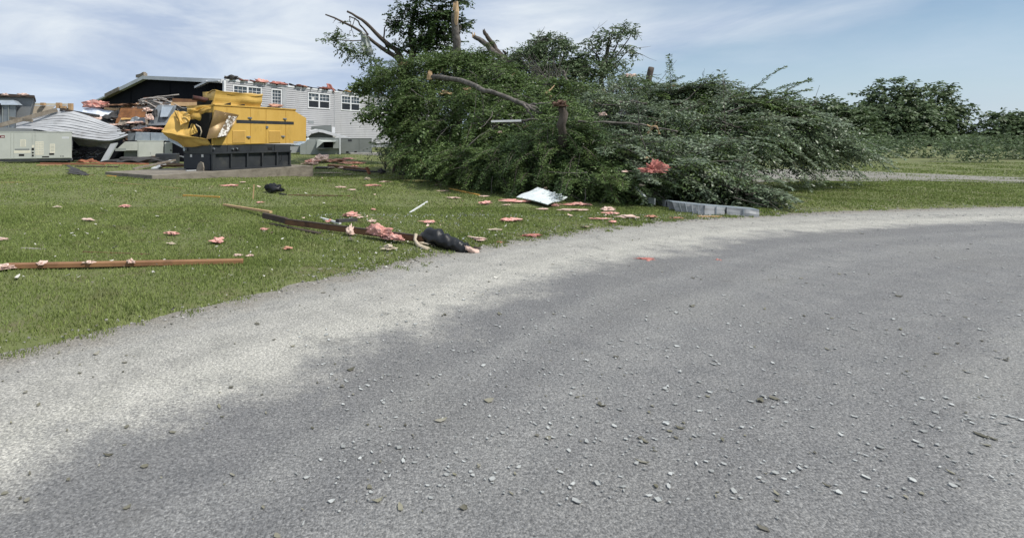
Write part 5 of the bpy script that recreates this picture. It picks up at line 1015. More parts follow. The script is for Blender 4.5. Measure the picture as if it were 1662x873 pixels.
# ------------------------------------------------------------------ trees
LEAFSUM = 0
def leaf_arrays(blobs, dens, ll, lw, seed, k=9, tw=.55, droop=-.15, flow=(0, 0, 0), fold=.18, up=.9, gap=.62, sat=5):
    """leaves set in alternate pairs along short twigs spread through ellipsoids; returns vertices of folded four-corner leaves"""
    rg = np.random.default_rng(seed); flow = np.array(flow, float); out_ = []; twigs = []
    bl = list(blobs); r0 = np.random.default_rng(seed + 500)
    for px, py, D, rx, ry, rd in blobs:
        for _ in range(sat):
            an = r0.uniform(0, 6.28); q = r0.uniform(.75, 1.12); e = r0.uniform(.22, .42)
            bl.append((px + math.cos(an) * rx * q, py - math.sin(an) * ry * q, D - r0.uniform(-.2, .9) * rd * abs(math.sin(2 * an + 1)), rx * e * 1.25, ry * e * .55, rd * e))
    for px, py, D, rx, ry, rd in bl:
        c = P(px, py, D); rad = np.array([rx * D / F, rd, ry * D / F]); a = 4 * math.pi * ((rad[0] * rad[1] + rad[0] * rad[2] + rad[1] * rad[2]) / 3); n = max(6, int(a * dens))
        n = int(n * 1.5); d = rg.normal(size=(n, 3)); d /= np.linalg.norm(d, axis=1)[:, None]; d[:, 1] = np.where(rg.random(n) < .55, -np.abs(d[:, 1]), d[:, 1])
        ph = rg.uniform(0, 6.28, 6); lum = 1 + .16 * np.sin(4 * d[:, 0] + ph[0]) * np.sin(5 * d[:, 2] + ph[1]) + .12 * np.sin(9 * d[:, 0] + ph[2]) * np.sin(8 * d[:, 2] + ph[3])
        r = rg.uniform(.42, 1.0, n) ** .6 * lum; b = c + d * rad * r[:, None]
        f1 = np.sin(2.6 * b[:, 0] + 1.3 * b[:, 1] + seed) * np.sin(5.2 * b[:, 2] + .8 * b[:, 0] + 2.1 * seed) + .55 * np.sin(5.1 * b[:, 0] - 2.2 * b[:, 1] + 3 * seed) * np.sin(10.5 * b[:, 2] + 1.9 * b[:, 0])
        kp = rg.random(n) < np.clip(.62 + gap * f1, .03, 1); d, b = d[kp], b[kp]; n = len(b)
        if n == 0: continue
        t = d * np.array([1, 1, .45]) + rg.normal(size=(n, 3)) * .45 + flow + np.array([0, 0, droop]); t /= np.linalg.norm(t, axis=1)[:, None]
        L_ = tw * rg.uniform(.6, 1.35, n)
        s = (np.arange(k) + .5) / k; pos = b[:, None, :] + t[:, None, :] * (L_[:, None] * s[None, :])[:, :, None]
        pos[:, :, 2] -= .22 * (L_[:, None] * s[None, :] ** 2)
        sd_ = np.cross(t, UP); sd_ /= np.linalg.norm(sd_, axis=1)[:, None] + 1e-6; sgn = np.where(np.arange(k) % 2, 1., -1.)
        ax = t[:, None, :] * .6 + sd_[:, None, :] * sgn[None, :, None] * .85 + rg.normal(size=(n, k, 3)) * .32 + np.array([0, 0, -.22]); ax /= np.linalg.norm(ax, axis=2)[..., None]
        nn = np.array([0, 0, up]) + rg.normal(size=(n, k, 3)) * .42 + d[:, None, :] * .35; w = np.cross(ax, nn); w /= np.linalg.norm(w, axis=2)[..., None] + 1e-6; nn = np.cross(w, ax)
        l_ = ll * rg.uniform(.65, 1.25, (n, k, 1)); ww = lw * rg.uniform(.7, 1.2, (n, k, 1))
        p0 = pos; p1 = pos + ax * l_ * .45 + w * ww * .5 + nn * ww * fold; p2 = pos + ax * l_ - nn * l_ * .1; p3 = pos + ax * l_ * .45 - w * ww * .5 + nn * ww * fold
        q = np.stack([p0, p1, p2, p3], 2).reshape(-1, 4, 3); g = gz(q[:, 0, 0], q[:, 0, 1]); q = q[q[:, :, 2].min(1) > g - .02]; out_.append(q); twigs.append((b, t, L_))
    return np.concatenate(out_), twigs
def crown(tree, blobs, m, dens, ll, lw, seed, **k):
    global LEAFSUM
    q, tw = leaf_arrays(blobs, dens, ll, lw, seed, **k); n = len(q); LEAFSUM += n; v = q.reshape(-1, 3)
    return raw('crown', v, np.arange(4 * n).reshape(-1, 4), m, tree, kind='stuff')
def limb(tree, pts, r0, r1, name='limb', m='bark', seg=8, seed=0, n=14, wob=.02):
    pts = np.array(pts); rg = np.random.default_rng(seed + int(abs(pts[0][0]) * 31)); s = np.linspace(0, 1, len(pts)); t = np.linspace(0, 1, n); q = np.stack([np.interp(t, s, pts[:, i]) for i in range(3)], 1)
    for _ in range(2): q[1:-1] = (q[:-2] + 2 * q[1:-1] + q[2:]) / 4
    q[1:-1] += rg.normal(size=q[1:-1].shape) * wob
    mb = MB(); mb.tube(q, np.linspace(r0, r1, n), seg, .07, seed); return mb.build(name, m, tree, smooth=True)
def splinter(tree, p, r, h, seed, m='split_wood', n=9):
    rg = random.Random(seed); mb = MB()
    for i in range(n):
        a = rg.uniform(0, 6.28); q = np.asarray(p) + np.array([math.cos(a), math.sin(a), 0]) * r * rg.uniform(.2, .85); hh = h * rg.uniform(.3, 1.0); w = r * rg.uniform(.25, .5)
        mb.tube([q - UP * h * .3, q + UP * hh * .5 + np.array([rg.uniform(-.2, .2), 0, 0]) * w, q + UP * hh + np.array([rg.uniform(-.4, .4), 0, 0]) * w], [w, w * .6, .004], 5)
    return mb.build('splintered_top', m, tree)
def tree(name, label, px, py, D, cat='tree', grp='storm broken trees'):
    p = P(px, py, D); return thing(name, label, cat, (p[0], p[1], float(gz(p[0], p[1])[0])), grp)
def inner(tree, blobs, base, m='bark', r=.05, step=1, seed=0):
    for i, (px, py, D, *_ ) in enumerate(blobs[::step]): c = P(px, py, D); b = np.array(base); limb(tree, [b, b * .45 + c * .55 - UP * .1, c], r, r * .35, seed=seed + i, n=8, seg=6)

# 1 standing broken maple with bare left branches
t1 = tree('maple_tree', 'tall broken maple with a leafy top and bare left branches behind the cedar mass', 672, 270, 29)
PT = lambda *a: [P(x, y, d) for x, y, d in a]
limb(t1, [t1.location, P(668, 190, 29), P(662, 140, 29), P(656, 108, 29)], .34, .24, 'trunk')
limb(t1, PT((657, 112, 29), (648, 96, 28.9), (634, 88, 28.8), (612, 74, 28.6), (590, 54, 28.4), (560, 37, 28.2), (528, 24, 28)), .16, .035, seed=1)
limb(t1, PT((656, 108, 29), (648, 84, 28.8), (636, 78, 28.7), (612, 58, 28.5), (598, 40, 28.4), (580, 28, 28.3), (563, 19, 28.2)), .16, .05, seed=2)
limb(t1, PT((598, 57, 28.4), (588, 45, 28.4), (580, 32, 28.4), (567, 27, 28.4)), .05, .03, seed=3)
limb(t1, PT((567, 27, 28.4), (569, 42, 28.4), (575, 62, 28.4)), .025, .012, seed=4, seg=5)
limb(t1, PT((577, 30, 28.5), (570, 48, 28.5), (565, 60, 28.5)), .025, .012, seed=5, seg=5)
limb(t1, PT((593, 67, 28.3), (565, 66, 28.2), (545, 66, 28.1), (520, 66, 28)), .035, .01, seed=6, seg=5)
limb(t1, PT((633, 84, 28.8), (624, 70, 28.8), (623, 48, 28.8), (632, 25, 28.9)), .05, .03, seed=7, seg=6)
limb(t1, PT((658, 112, 29), (668, 96, 29), (672, 80, 29), (662, 56, 29), (672, 22, 29), (682, -20, 29)), .2, .07, seed=8)
limb(t1, PT((690, 100, 29.2), (674, 92, 29), (655, 82, 29), (645, 80, 29)), .10, .05, seed=9)
limb(t1, PT((668, 96, 29), (690, 60, 29), (712, 20, 29)), .07, .03, seed=10)
for i, (a, b2) in enumerate((((545, 32), (540, 38)), ((560, 37), (548, 38)), ((555, 50), (545, 42)), ((600, 62), (585, 50)), ((540, 66), (530, 60)))): limb(t1, PT((*a, 28.2), (*b2, 28.1)), .02, .008, seed=20 + i, seg=5, n=4)
B1 = [(690, 18, 29, 34, 26, 1.3), (702, -22, 29, 46, 26, 1.5), (662, 42, 29, 20, 24, .9), (655, 15, 29, 14, 14, .7), (688, 55, 29, 26, 14, 1.1), (716, 33, 29, 24, 4.5, .9), (722, 47, 29, 24, 4, .9), (716, 56, 29, 22, 3.5, .9), (705, 42, 29, 20, 8, 1), (682, 74, 29, 34, 9, 1.1), (708, 84, 29, 34, 11, 1.2), (735, 3, 29, 22, 5, .8), (640, 28, 29, 12, 6, .5), (638, 45, 29, 8, 6, .5), (650, 72, 29, 15, 8, .6), (748, 40, 29, 8, 1.6, .3), (700, 28, 29, 22, 8, 1)]
crown(t1, [(x, y, D, rx * .92, ry * .86, rd) for x, y, D, rx, ry, rd in B1], 'leaf_dark', 10, .18, .13, 1, k=8, tw=.5, droop=-.05, gap=.95, sat=2)
crown(t1, [(548, 63, 28.1, 14, 3.5, .4), (566, 76, 28.2, 14, 8, .5), (583, 84, 28.2, 16, 9, .6), (600, 92, 28.2, 15, 9, .6), (604, 103, 28.2, 12, 6, .5), (560, 92, 28.2, 6, 4, .3), (578, 97, 28.2, 8, 5, .4), (545, 57, 28.1, 6, 3, .3), (530, 65, 28, 8, 2, .3), (580, 60, 28.2, 8, 3, .3), (551, 36, 28.2, 8, 2, .3)], 'leaf_far', 13, .15, .11, 2, k=6, tw=.4, sat=1, gap=.8)
# 2 tall snag with shattered pale top
t2 = tree('tree_snag', 'tall bare trunk snapped off with a pale split top', 742, 265, 27.6)
limb(t2, [t2.location, P(743, 150, 27.6), P(742, 100, 27.4), P(741, 70, 27.2), P(738, 40, 27.2), P(737, 22, 27.2)], .26, .165, 'trunk', 'bark_grey', 10, 4)
mb = MB(); mb.tube(PT((740, 42, 27.08), (741, 20, 27.05), (742, 3, 27.1)), [.09, .12, .05], 7, .15, 3); mb.build('split_face', 'split_wood', t2)
splinter(t2, P(739, 14, 27.2), .14, .4, 3); limb(t2, PT((744, 56, 27.2), (747, 48, 27.2), (748, 42, 27.2)), .07, .02, 'stub', 'bark_grey', 6)
# 3 left mass of cedar with a maple sprig at its left edge
t3 = tree('cedar_tree', 'big dark cedar leaning at the left end of the fallen trees beside the house', 700, 275, 22)
B3 = [(640, 132, 25, 34, 26, 1.7), (690, 118, 24.5, 42, 26, 1.9), (742, 112, 24.5, 42, 22, 1.9), (664, 180, 23.4, 25, 34, 1.5), (700, 172, 22.6, 45, 42, 1.9), (682, 225, 22, 26, 30, 1.4), (700, 238, 20.6, 38, 34, 1.6), (735, 255, 18.8, 38, 32, 1.5), (750, 200, 20.6, 42, 46, 1.8), (705, 265, 19.6, 26, 18, 1.0), (682, 258, 21.5, 18, 14, .9), (764, 262, 17.6, 30, 30, 1.2)]
limb(t3, [t3.location, P(705, 200, 22.5), P(700, 120, 24)], .28, .10, 'trunk'); inner(t3, B3, P(702, 210, 22.5), seed=30)
crown(t3, B3, 'leaf_cedar', 32, .105, .045, 3, k=11, tw=.6, droop=-.3, gap=1.05)
crown(t3, [(x, y, D - .6, rx * .8, ry * .8, rd * .8) for x, y, D, rx, ry, rd in B3[:9]], 'leaf_maple', 6, .12, .09, 33, k=7, tw=.5)
t3b = tree('maple_tree', 'leafy maple branch hanging before the right end of the house wall', 640, 262, 24)
limb(t3b, [t3b.location, P(652, 190, 24), P(640, 165, 24), P(600, 140, 26)], .10, .03, 'trunk')
B3b = [(598, 140, 26.5, 22, 9, 1.0), (620, 130, 26, 20, 12, 1.2), (618, 180, 22.6, 18, 9, .8), (638, 176, 22.6, 16, 14, .8), (628, 192, 22.4, 14, 8, .6), (640, 206, 22.2, 12, 14, .6), (646, 222, 22, 12, 10, .6), (594, 184, 22.7, 9, 3.5, .4), (604, 172, 22.8, 9, 4, .4)]
crown(t3b, B3b, 'leaf_maple', 18, .16, .12, 34, k=7, tw=.45, sat=2)
# low shrubs beside the house corner
t3c = tree('shrub', 'half bare shrub at the house foundation left of the big cedar', 625, 255, 27, 'shrub', None)
B3c = [(618, 240, 27, 18, 9, .8), (640, 242, 26, 18, 12, .9), (652, 255, 24.5, 16, 10, .8)]
limb(t3c, [t3c.location, P(627, 240, 27)], .04, .02, 'trunk'); crown(t3c, B3c, 'leaf_far', 16, .12, .09, 35, k=6, tw=.4)
for i in range(12): limb(t3c, [t3c.location, P(606 + i * 4, 232 + (i * 7) % 12, 26.5)], .015, .006, 'twig', 'bark_grey', 5, i, 5)
# 4 fallen maple with the long bare limb
t4 = tree('fallen_maple', 'fallen maple with a long bare grey limb across the middle of the tree pile', 815, 300, 18.5)
B4 = [(790, 128, 22.5, 40, 24, 1.9), (832, 148, 22, 42, 24, 1.9), (785, 168, 20.4, 38, 26, 1.5), (800, 205, 18.6, 42, 30, 1.5), (850, 208, 18, 42, 26, 1.4), (865, 168, 19.6, 36, 22, 1.5), (780, 105, 24, 22, 12, 1.2), (905, 148, 20.5, 36, 18, 1.5), (770, 95, 24, 14, 9, .9)]
limb(t4, [t4.location, P(812, 240, 18.6), P(805, 190, 19)], .18, .12, 'trunk')
limb(t4, PT((700, 126, 20.8), (728, 126, 20.2), (752, 132, 19), (790, 148, 17.8), (818, 156, 17.2), (845, 168, 16.8), (868, 178, 16.6), (886, 180, 16.5)), .105, .05, 'bare_limb', 'bark_grey', 9, 5, 20)
limb(t4, PT((838, 164, 16.9), (852, 172, 16.6), (862, 186, 16.5), (868, 198, 16.4)), .06, .02, 'bare_limb', 'bark_grey', 7, 6)
limb(t4, PT((848, 169, 16.8), (872, 182, 16.4), (894, 188, 16.2)), .06, .03, 'bare_limb', 'bark_grey', 7, 7)
limb(t4, PT((858, 172, 16.9), (880, 168, 16.6), (905, 167, 16.4)), .045, .02, 'bare_limb', 'bark_grey', 7, 8)
limb(t4, PT((846, 196, 16), (870, 194, 15.8), (906, 191, 15.4)), .035, .025, 'bare_limb', 'bark_grey', 6, 9)
splinter(t4, P(698, 126, 20.8), .12, .3, 6)
inner(t4, B4, P(808, 200, 19.4), seed=50)
crown(t4, B4, 'leaf_maple', 30, .105, .065, 4, k=9, tw=.55, droop=-.3, gap=1.0); crown(t4, B4, 'leaf_cedar', 16, .10, .045, 44, k=9, tw=.5, droop=-.3, gap=.8)
# 5 forked snag
t5 = tree('tree_snag', 'forked bare snag with two snapped prongs left of the round far crown', 845, 262, 26)
limb(t5, [t5.location, P(838, 150, 26), P(826, 110, 26), P(818, 98, 26)], .24, .2, 'trunk', 'bark_grey')
limb(t5, PT((820, 103, 26), (806, 88, 26), (792, 76, 26), (780, 66, 26), (769, 59, 26)), .18, .10, 'prong', 'bark_grey'); limb(t5, PT((820, 103, 26), (812, 88, 26), (800, 74, 26), (792, 62, 26), (786, 51, 26)), .14, .08, 'prong', 'bark')
limb(t5, PT((822, 104, 26), (820, 86, 26), (816, 82, 26)), .08, .04, 'prong', 'bark'); splinter(t5, P(769, 59, 26), .09, .25, 8); splinter(t5, P(786, 51, 26), .07, .15, 9, 'bark')
limb(t5, PT((826, 112, 26), (838, 128, 25.8), (846, 150, 25.5)), .06, .03, 'prong', 'bark'); crown(t5, [(808, 100, 26, 12, 6, .6), (825, 92, 26, 10, 6, .6)], 'leaf_far', 14, .14, .1, 5, k=5, tw=.4)
# 6 round crown behind, 7 slender crown
t6 = tree('maple_tree', 'round bushy green maple crown behind the middle of the tree pile', 885, 255, 27)
B6 = [(884, 80, 27, 34, 18, 2), (852, 88, 27, 26, 16, 1.7), (916, 92, 27, 30, 18, 1.9), (862, 112, 26.5, 36, 20, 2), (905, 118, 26.5, 42, 22, 2.1), (835, 108, 27, 18, 16, 1.4), (870, 66, 27, 18, 8, 1.1), (897, 64, 27, 18, 7, 1.1), (930, 110, 26.5, 18, 14, 1.4)]
limb(t6, [t6.location, P(885, 160, 27), P(884, 100, 27)], .25, .08, 'trunk'); inner(t6, B6, P(885, 150, 27), r=.06, seed=60); crown(t6, [(x, y + 2, D, rx * .88, ry * .85, rd) for x, y, D, rx, ry, rd in B6], 'leaf_far', 16, .14, .09, 6, k=8, tw=.5, sat=3, gap=.85)
t7 = tree('locust_tree', 'slender airy tree rising highest above the right half of the pile', 975, 255, 26)
B7 = [(988, 60, 26, 18, 9, 1), (1012, 50, 26, 18, 7, .9), (1024, 58, 26, 9, 5, .6), (995, 46, 26, 14, 4, .7), (966, 74, 26, 18, 8, .9), (958, 66, 26, 10, 5, .6), (1000, 76, 26, 20, 5, .9), (1018, 84, 26, 8, 4, .5), (976, 92, 26, 18, 8, .9), (996, 104, 25.5, 18, 8, .9), (960, 112, 25.5, 30, 18, 1.5), (985, 128, 25, 30, 18, 1.5), (940, 128, 25.5, 26, 18, 1.4)]
limb(t7, [t7.location, P(975, 160, 26), P(978, 110, 26), P(990, 60, 26)], .18, .04, 'trunk'); inner(t7, B7, P(978, 120, 26), r=.05, seed=70); crown(t7, [(x, y, D, rx * .82, ry * .72, rd * .7) for x, y, D, rx, ry, rd in B7], 'leaf_far', 15, .15, .085, 7, k=8, tw=.45, sat=1, gap=.8)
# leafless grey brush in front of the round crown
t6b = tree('bare_brush', 'leafless grey brush fanned out before the round far crown', 905, 250, 23.5, 'brush')
limb(t6b, [t6b.location, P(908, 180, 23.5), P(905, 150, 23.5)], .06, .05, 'trunk', 'bark_grey'); rg = random.Random(3); mb = MB()
for i in range(60):
    x, y = rg.uniform(838, 925), rg.uniform(84, 140); x0, y0 = rg.uniform(870, 915), rg.uniform(138, 158); m_ = P((x + x0) / 2 + rg.uniform(-8, 8), (y + y0) / 2 + 4, 23.6); mb.tube([P(x0, y0, 23.5), m_, P(x, y, 23.7 + rg.uniform(-.4, .4))], [.022, .014, .007], 5)
mb.build('twigs', 'bark_grey', t6b, kind='stuff'); limb(t6b, PT((920, 140, 23), (916, 128, 23), (914, 115, 23)), .10, .06, 'limb', 'bark_grey')
# 8 the cedar clump in front with a shattered trunk
t8 = tree('cedar_tree', 'dark dense cedar with a shattered trunk top in the middle front of the pile', 912, 322, 14.6)
B8 = [(870, 262, 15.6, 48, 42, 1.3), (915, 250, 15.2, 40, 48, 1.3), (832, 262, 16.3, 40, 42, 1.3), (958, 262, 14.8, 42, 48, 1.3), (912, 218, 15.6, 30, 20, .9), (792, 270, 16.8, 34, 30, 1.2), (880, 298, 14.9, 44, 20, .9), (830, 292, 15.6, 36, 18, .9), (940, 300, 13.8, 44, 24, .9), (985, 298, 13.4, 40, 26, .9), (1008, 310, 13.2, 28, 16, .6)]
limb(t8, [t8.location, P(912, 250, 14.6), P(912, 205, 14.0), P(914, 172, 14.0)], .13, .10, 'trunk'); mb = MB(); lump(mb, P(909, 171, 13.9), (.36, .25, .2), 6, rough=.4); mb.build('shattered_head', 'shattered_wood', t8); splinter(t8, P(913, 169, 13.95), .10, .16, 12, 'shattered_wood', 14)
inner(t8, B8, P(912, 250, 14.8), seed=80); crown(t8, B8, 'leaf_dark', 44, .080, .030, 8, k=12, tw=.5, droop=-.3, gap=1.1); crown(t8, B8, 'leaf_cedar', 26, .075, .028, 88, k=12, tw=.5, droop=-.25, gap=1.15)
crown(t8, [(925, 188, 16.2, 26, 22, .8), (938, 200, 15.0, 18, 20, .6), (890, 205, 15.6, 22, 18, .6), (905, 178, 16.6, 26, 14, .8)], 'leaf_cedar', 40, .10, .04, 89, k=8, tw=.4, droop=-.3)
# 9 fallen silver leaved tree on the right, streaming to the right
t9 = tree('fallen_maple', 'fallen silver green maple streaming to the right at the road end', 1075, 325, 14.5)
B9 = [(1008, 150, 20, 40, 22, 1.4), (1058, 160, 19, 40, 22, 1.4), (1010, 200, 17.4, 42, 36, 1.4), (958, 176, 18.0, 30, 24, 1.0), (950, 160, 19.5, 26, 16, 1.0), (1088, 178, 18, 46, 20, 1.4), (1060, 212, 16.4, 48, 34, 1.4), (1118, 208, 16, 52, 30, 1.4), (1100, 255, 14.4, 52, 34, 1.3), (1040, 262, 14.2, 38, 34, 1.2), (1005, 250, 15, 30, 34, 1.1), (1030, 296, 13.5, 26, 16, .7)]
limb(t9, [t9.location, P(1050, 260, 15.4), P(1020, 200, 17)], .2, .1, 'trunk'); inner(t9, B9, P(1045, 250, 15.6), seed=90)
limb(t9, PT((938, 197, 14.2), (985, 199, 14), (1030, 200, 13.9), (1060, 206, 13.8), (1100, 214, 13.6)), .03, .02, 'bare_limb', 'bark_grey', 6, 3)
limb(t9, PT((1050, 203, 13.8), (1068, 208, 13.7), (1072, 218, 13.7)), .02, .012, 'bare_limb', 'split_wood', 6, 4); limb(t9, PT((1000, 168, 17), (1030, 166, 16.8), (1050, 170, 16.6)), .06, .04, 'bare_limb', 'bark_grey', 6, 5)
crown(t9, B9, 'leaf_silver', 28, .105, .050, 9, k=10, tw=.65, droop=-.3, flow=(.6, -.1, -.2), gap=1.0); crown(t9, B9, 'leaf_cedar', 22, .09, .035, 99, k=10, tw=.55, droop=-.35, flow=(.4, 0, -.2), gap=.9)
t10 = tree('fallen_maple', 'outermost fallen maple at the far right with its long boughs reaching past the post', 1175, 330, 13.6)
B10 = [(1108, 150, 18, 26, 6, .9), (1122, 146, 17.8, 15, 4, .6), (1085, 158, 18.4, 24, 8, .9), (1150, 168, 17, 34, 9, 1.1), (1172, 160, 16.6, 22, 5, .7), (1188, 176, 16, 28, 13, 1.1), (1222, 170, 16.4, 30, 11, 1.1), (1250, 188, 16.6, 34, 16, 1.2), (1292, 205, 17, 34, 16, 1.2), (1325, 226, 17.4, 30, 15, 1.1), (1355, 244, 18, 26, 12, 1), (1150, 200, 15.8, 40, 22, 1.3), (1190, 216, 15, 38, 24, 1.2), (1138, 250, 14.2, 32, 26, 1.1), (1122, 282, 13.2, 36, 22, 1), (1150, 304, 13.2, 34, 12, .6), (1110, 302, 13.4, 34, 12, .6), (1205, 190, 16, 30, 14, 1.1), (1185, 312, 13.0, 26, 9, .5), (1230, 215, 16, 34, 20, 1.2), (1210, 320, 12.4, 24, 8, .5), (1255, 232, 16.5, 32, 20, 1.1), (1285, 250, 17, 26, 16, 1)]
limb(t10, [t10.location, P(1150, 290, 14), P(1130, 230, 15), P(1120, 180, 17)], .16, .08, 'trunk'); inner(t10, B10, P(1135, 260, 14.8), seed=110)
for i in range(9): limb(t10, PT((1140 + 4 * i, 290 + i, 12.6), (1165 + 5 * i, 300 + 1.5 * i, 12.3), (1190 + 6 * i, 304 + 2 * i, 12.2)), .018, .008, 'twig', 'bark_grey', 5, i, 6)
crown(t10, B10, 'leaf_silver', 28, .105, .048, 10, k=10, tw=.65, droop=-.25, flow=(.7, -.1, -.15), gap=1.0); crown(t10, B10, 'leaf_cedar', 20, .09, .035, 109, k=10, tw=.55, flow=(.5, 0, -.2), gap=.9)
limb(t10, PT((1130, 205, 15), (1160, 208, 14.6), (1185, 205, 14.5)), .03, .012, 'bare_limb', 'bark_grey', 5, 2)
for i, (a, b2) in enumerate((((1175, 160), (1202, 156)), ((1185, 172), (1205, 163)), ((1192, 178), (1215, 170)))): limb(t10, PT((*a, 16), (*b2, 15.9)), .012, .005, 'twig', 'bark', 5, i, 5)
def brush(tree, spots, n, seed, ln=(.5, 1.6), r=.012, drift=(.5, -.2, -.1), m='bark_grey', name='twigs'):
    rg = np.random.default_rng(seed); mb = MB()
    for i in range(n):
        px, py, D, rx, ry, rd = spots[rg.integers(len(spots))]; p = P(px + rg.uniform(-rx, rx) * .9, py + rg.uniform(-ry, ry) * .9, D - rd * rg.uniform(.55, .95)); l_ = rg.uniform(*ln)
        dr = np.array(drift) + rg.normal(size=3) * np.array([.55, .25, .45]); dr /= np.linalg.norm(dr); q = [p]
        for j in range(4): q.append(q[-1] + dr * l_ / 4); dr = dr + rg.normal(size=3) * .16; dr /= np.linalg.norm(dr)
        mb.tube(q, np.linspace(r * rg.uniform(.7, 1.8), r * .35, 5), 5)
        if rg.random() < .6: k = q[2]; mb.tube([k, k + (dr + rg.normal(size=3) * .5) * l_ * .3], [r * .6, r * .25], 4)
    return mb.build(name, m, tree, kind='stuff')
brush(t3, B3, 60, 1); brush(t4, B4, 90, 2, r=.014); brush(t8, B8, 70, 3, r=.008, drift=(.3, -.2, -.5)); brush(t9, B9, 90, 4, drift=(.8, -.1, -.2)); brush(t10, B10, 90, 5, r=.010, drift=(.9, -.1, -.2)); brush(t7, B7, 20, 6); brush(t6, B6, 30, 7)
brush(t1, B1, 26, 8, r=.016, ln=(.4, 1.1)); brush(t4, B4, 9, 12, ln=(.25, .5), r=.03, m='split_wood', name='torn_wood'); brush(t9, B9, 9, 13, ln=(.25, .5), r=.025, m='split_wood', name='torn_wood'); brush(t3, B3, 9, 14, ln=(.3, .6), r=.035, m='split_wood', name='torn_wood')
def boughs(tree, spots, n, m, seed, ln=(.8, 1.6), ll=.075, lw=.024, drift=(.3, -.8, -.25), lat=.34, k=8, nl=15):
    """long drooping boughs: a curved stem with flat side sprays that shorten to the tip"""
    global LEAFSUM
    rg = np.random.default_rng(seed); qs = []; stems = MB()
    for i in range(n):
        px, py, D, rx, ry, rd = spots[rg.integers(len(spots))]; an = rg.uniform(0, 6.28); r = rg.uniform(.2, .95) ** .7
        p = P(px + math.cos(an) * rx * r, py + math.sin(an) * ry * r, D - rd * rg.uniform(.55, 1.0) * math.sqrt(max(.1, 1 - r * r * .8))); l_ = rg.uniform(*ln)
        dr = np.array(drift) + np.array([math.cos(an) * .9, -.1, -math.sin(an) * .30]) + rg.normal(size=3) * .28; dr /= np.linalg.norm(dr); pts = [p]; N_ = nl
        for j in range(N_): pts.append(pts[-1] + dr * l_ / N_); dr = dr + np.array([0, 0, -.050]); dr /= np.linalg.norm(dr)
        pts = np.array(pts)
        if pts[:, 2].min() < gz(pts[-1][0], pts[-1][1])[0] + .03: continue
        stems.tube(pts[::3], np.linspace(.012, .004, len(pts[::3])), 4)
        for j in range(2, N_ + 1):
            t = pts[j] - pts[j - 1]; t /= np.linalg.norm(t); sd_ = np.cross(t, UP); sd_ /= np.linalg.norm(sd_) + 1e-6
            L1 = lat * (1 - .75 * j / N_) * rg.uniform(.7, 1.2) * min(1, .4 + j / 5)
            for sg in (-1, 1):
                dv = t * .75 + sd_ * sg * .85 + UP * rg.uniform(-.25, .08); dv /= np.linalg.norm(dv); s = (np.arange(k) + .6) / k * L1
                pos = pts[j] + dv * s[:, None]; pos[:, 2] -= .25 * s * s; s2 = np.cross(dv, UP); s2 /= np.linalg.norm(s2) + 1e-6
                ax = dv * .75 + s2 * (np.where(np.arange(k) % 2, .8, -.8))[:, None] + rg.normal(size=(k, 3)) * .22; ax /= np.linalg.norm(ax, axis=1)[:, None]
                w = np.cross(ax, UP + rg.normal(size=(k, 3)) * .35); w /= np.linalg.norm(w, axis=1)[:, None] + 1e-6; l2 = (ll * rg.uniform(.7, 1.25, k))[:, None]; w = w * lw * .5
                qs.append(np.stack([pos, pos + ax * l2 * .5 + w, pos + ax * l2, pos + ax * l2 * .5 - w], 1))
    q = np.concatenate(qs); LEAFSUM += len(q); raw('bough', q.reshape(-1, 3), np.arange(len(q) * 4).reshape(-1, 4), m, tree, kind='stuff'); stems.build('bough_stems', 'bark', tree, kind='stuff')
boughs(t8, B8, 190, 'leaf_cedar', 201); boughs(t8, B8, 110, 'leaf_dark', 202, drift=(.1, -.7, -.5))
boughs(t3, B3, 170, 'leaf_cedar', 203, ln=(.9, 1.9), ll=.10, lw=.034, lat=.42, drift=(-.1, -.8, -.2)); boughs(t4, B4, 130, 'leaf_maple', 204, ln=(.8, 1.6), ll=.10, lw=.045, lat=.40, k=6)
boughs(t9, B9, 170, 'leaf_silver', 205, ln=(.9, 1.8), ll=.10, lw=.042, lat=.40, k=6, drift=(.9, -.5, -.12)); boughs(t10, B10, 190, 'leaf_silver', 206, ln=(.9, 1.8), ll=.10, lw=.042, lat=.40, k=6, drift=(1.0, -.4, -.10))
boughs(t10, [(1110, 150, 18, 30, 6, .8), (1150, 166, 17, 30, 6, .8), (1190, 168, 16, 24, 6, .8), (1075, 155, 18.6, 26, 8, .9), (1230, 172, 16, 24, 8, .8)], 60, 'leaf_cedar', 207, ln=(.9, 1.5), ll=.10, lw=.036, drift=(1.2, -.2, -.02))
boughs(t1, [(710, 40, 29, 18, 25, .9), (705, 75, 29, 20, 10, .9), (690, 20, 29, 25, 25, 1)], 46, 'leaf_dark', 208, ln=(.9, 1.6), ll=.15, lw=.09, lat=.3, k=4, nl=9, drift=(1.1, -.2, .0))
# broken post and wooden post
pw = thing('broken_post', 'slanted broken dark trunk stub sticking up out of the right trees', 'tree stub', P(1050, 150, 20))
limb(pw, PT((1044, 170, 20), (1051, 135, 20), (1057, 110, 20)), .11, .10, 'trunk', 'bark', 9, 2, 8)
for a, b2 in (((1055, 122), (1074, 120.5)), ((1058, 123), (1066, 127))): limb(pw, PT((*a, 20), (*b2, 19.9)), .014, .006, 'twig', 'bark', 5, 1, 4)
p = G(1192, 300); wp = MB(); wp.tube([p - UP * .1, p + UP * .4, p + UP * .9], [.055, .05, .05], 8, .05, 2); tag(wp.build('wooden_post', 'wood_new'), 'short round wooden post on the pale gravel beyond the fallen trees', 'post')

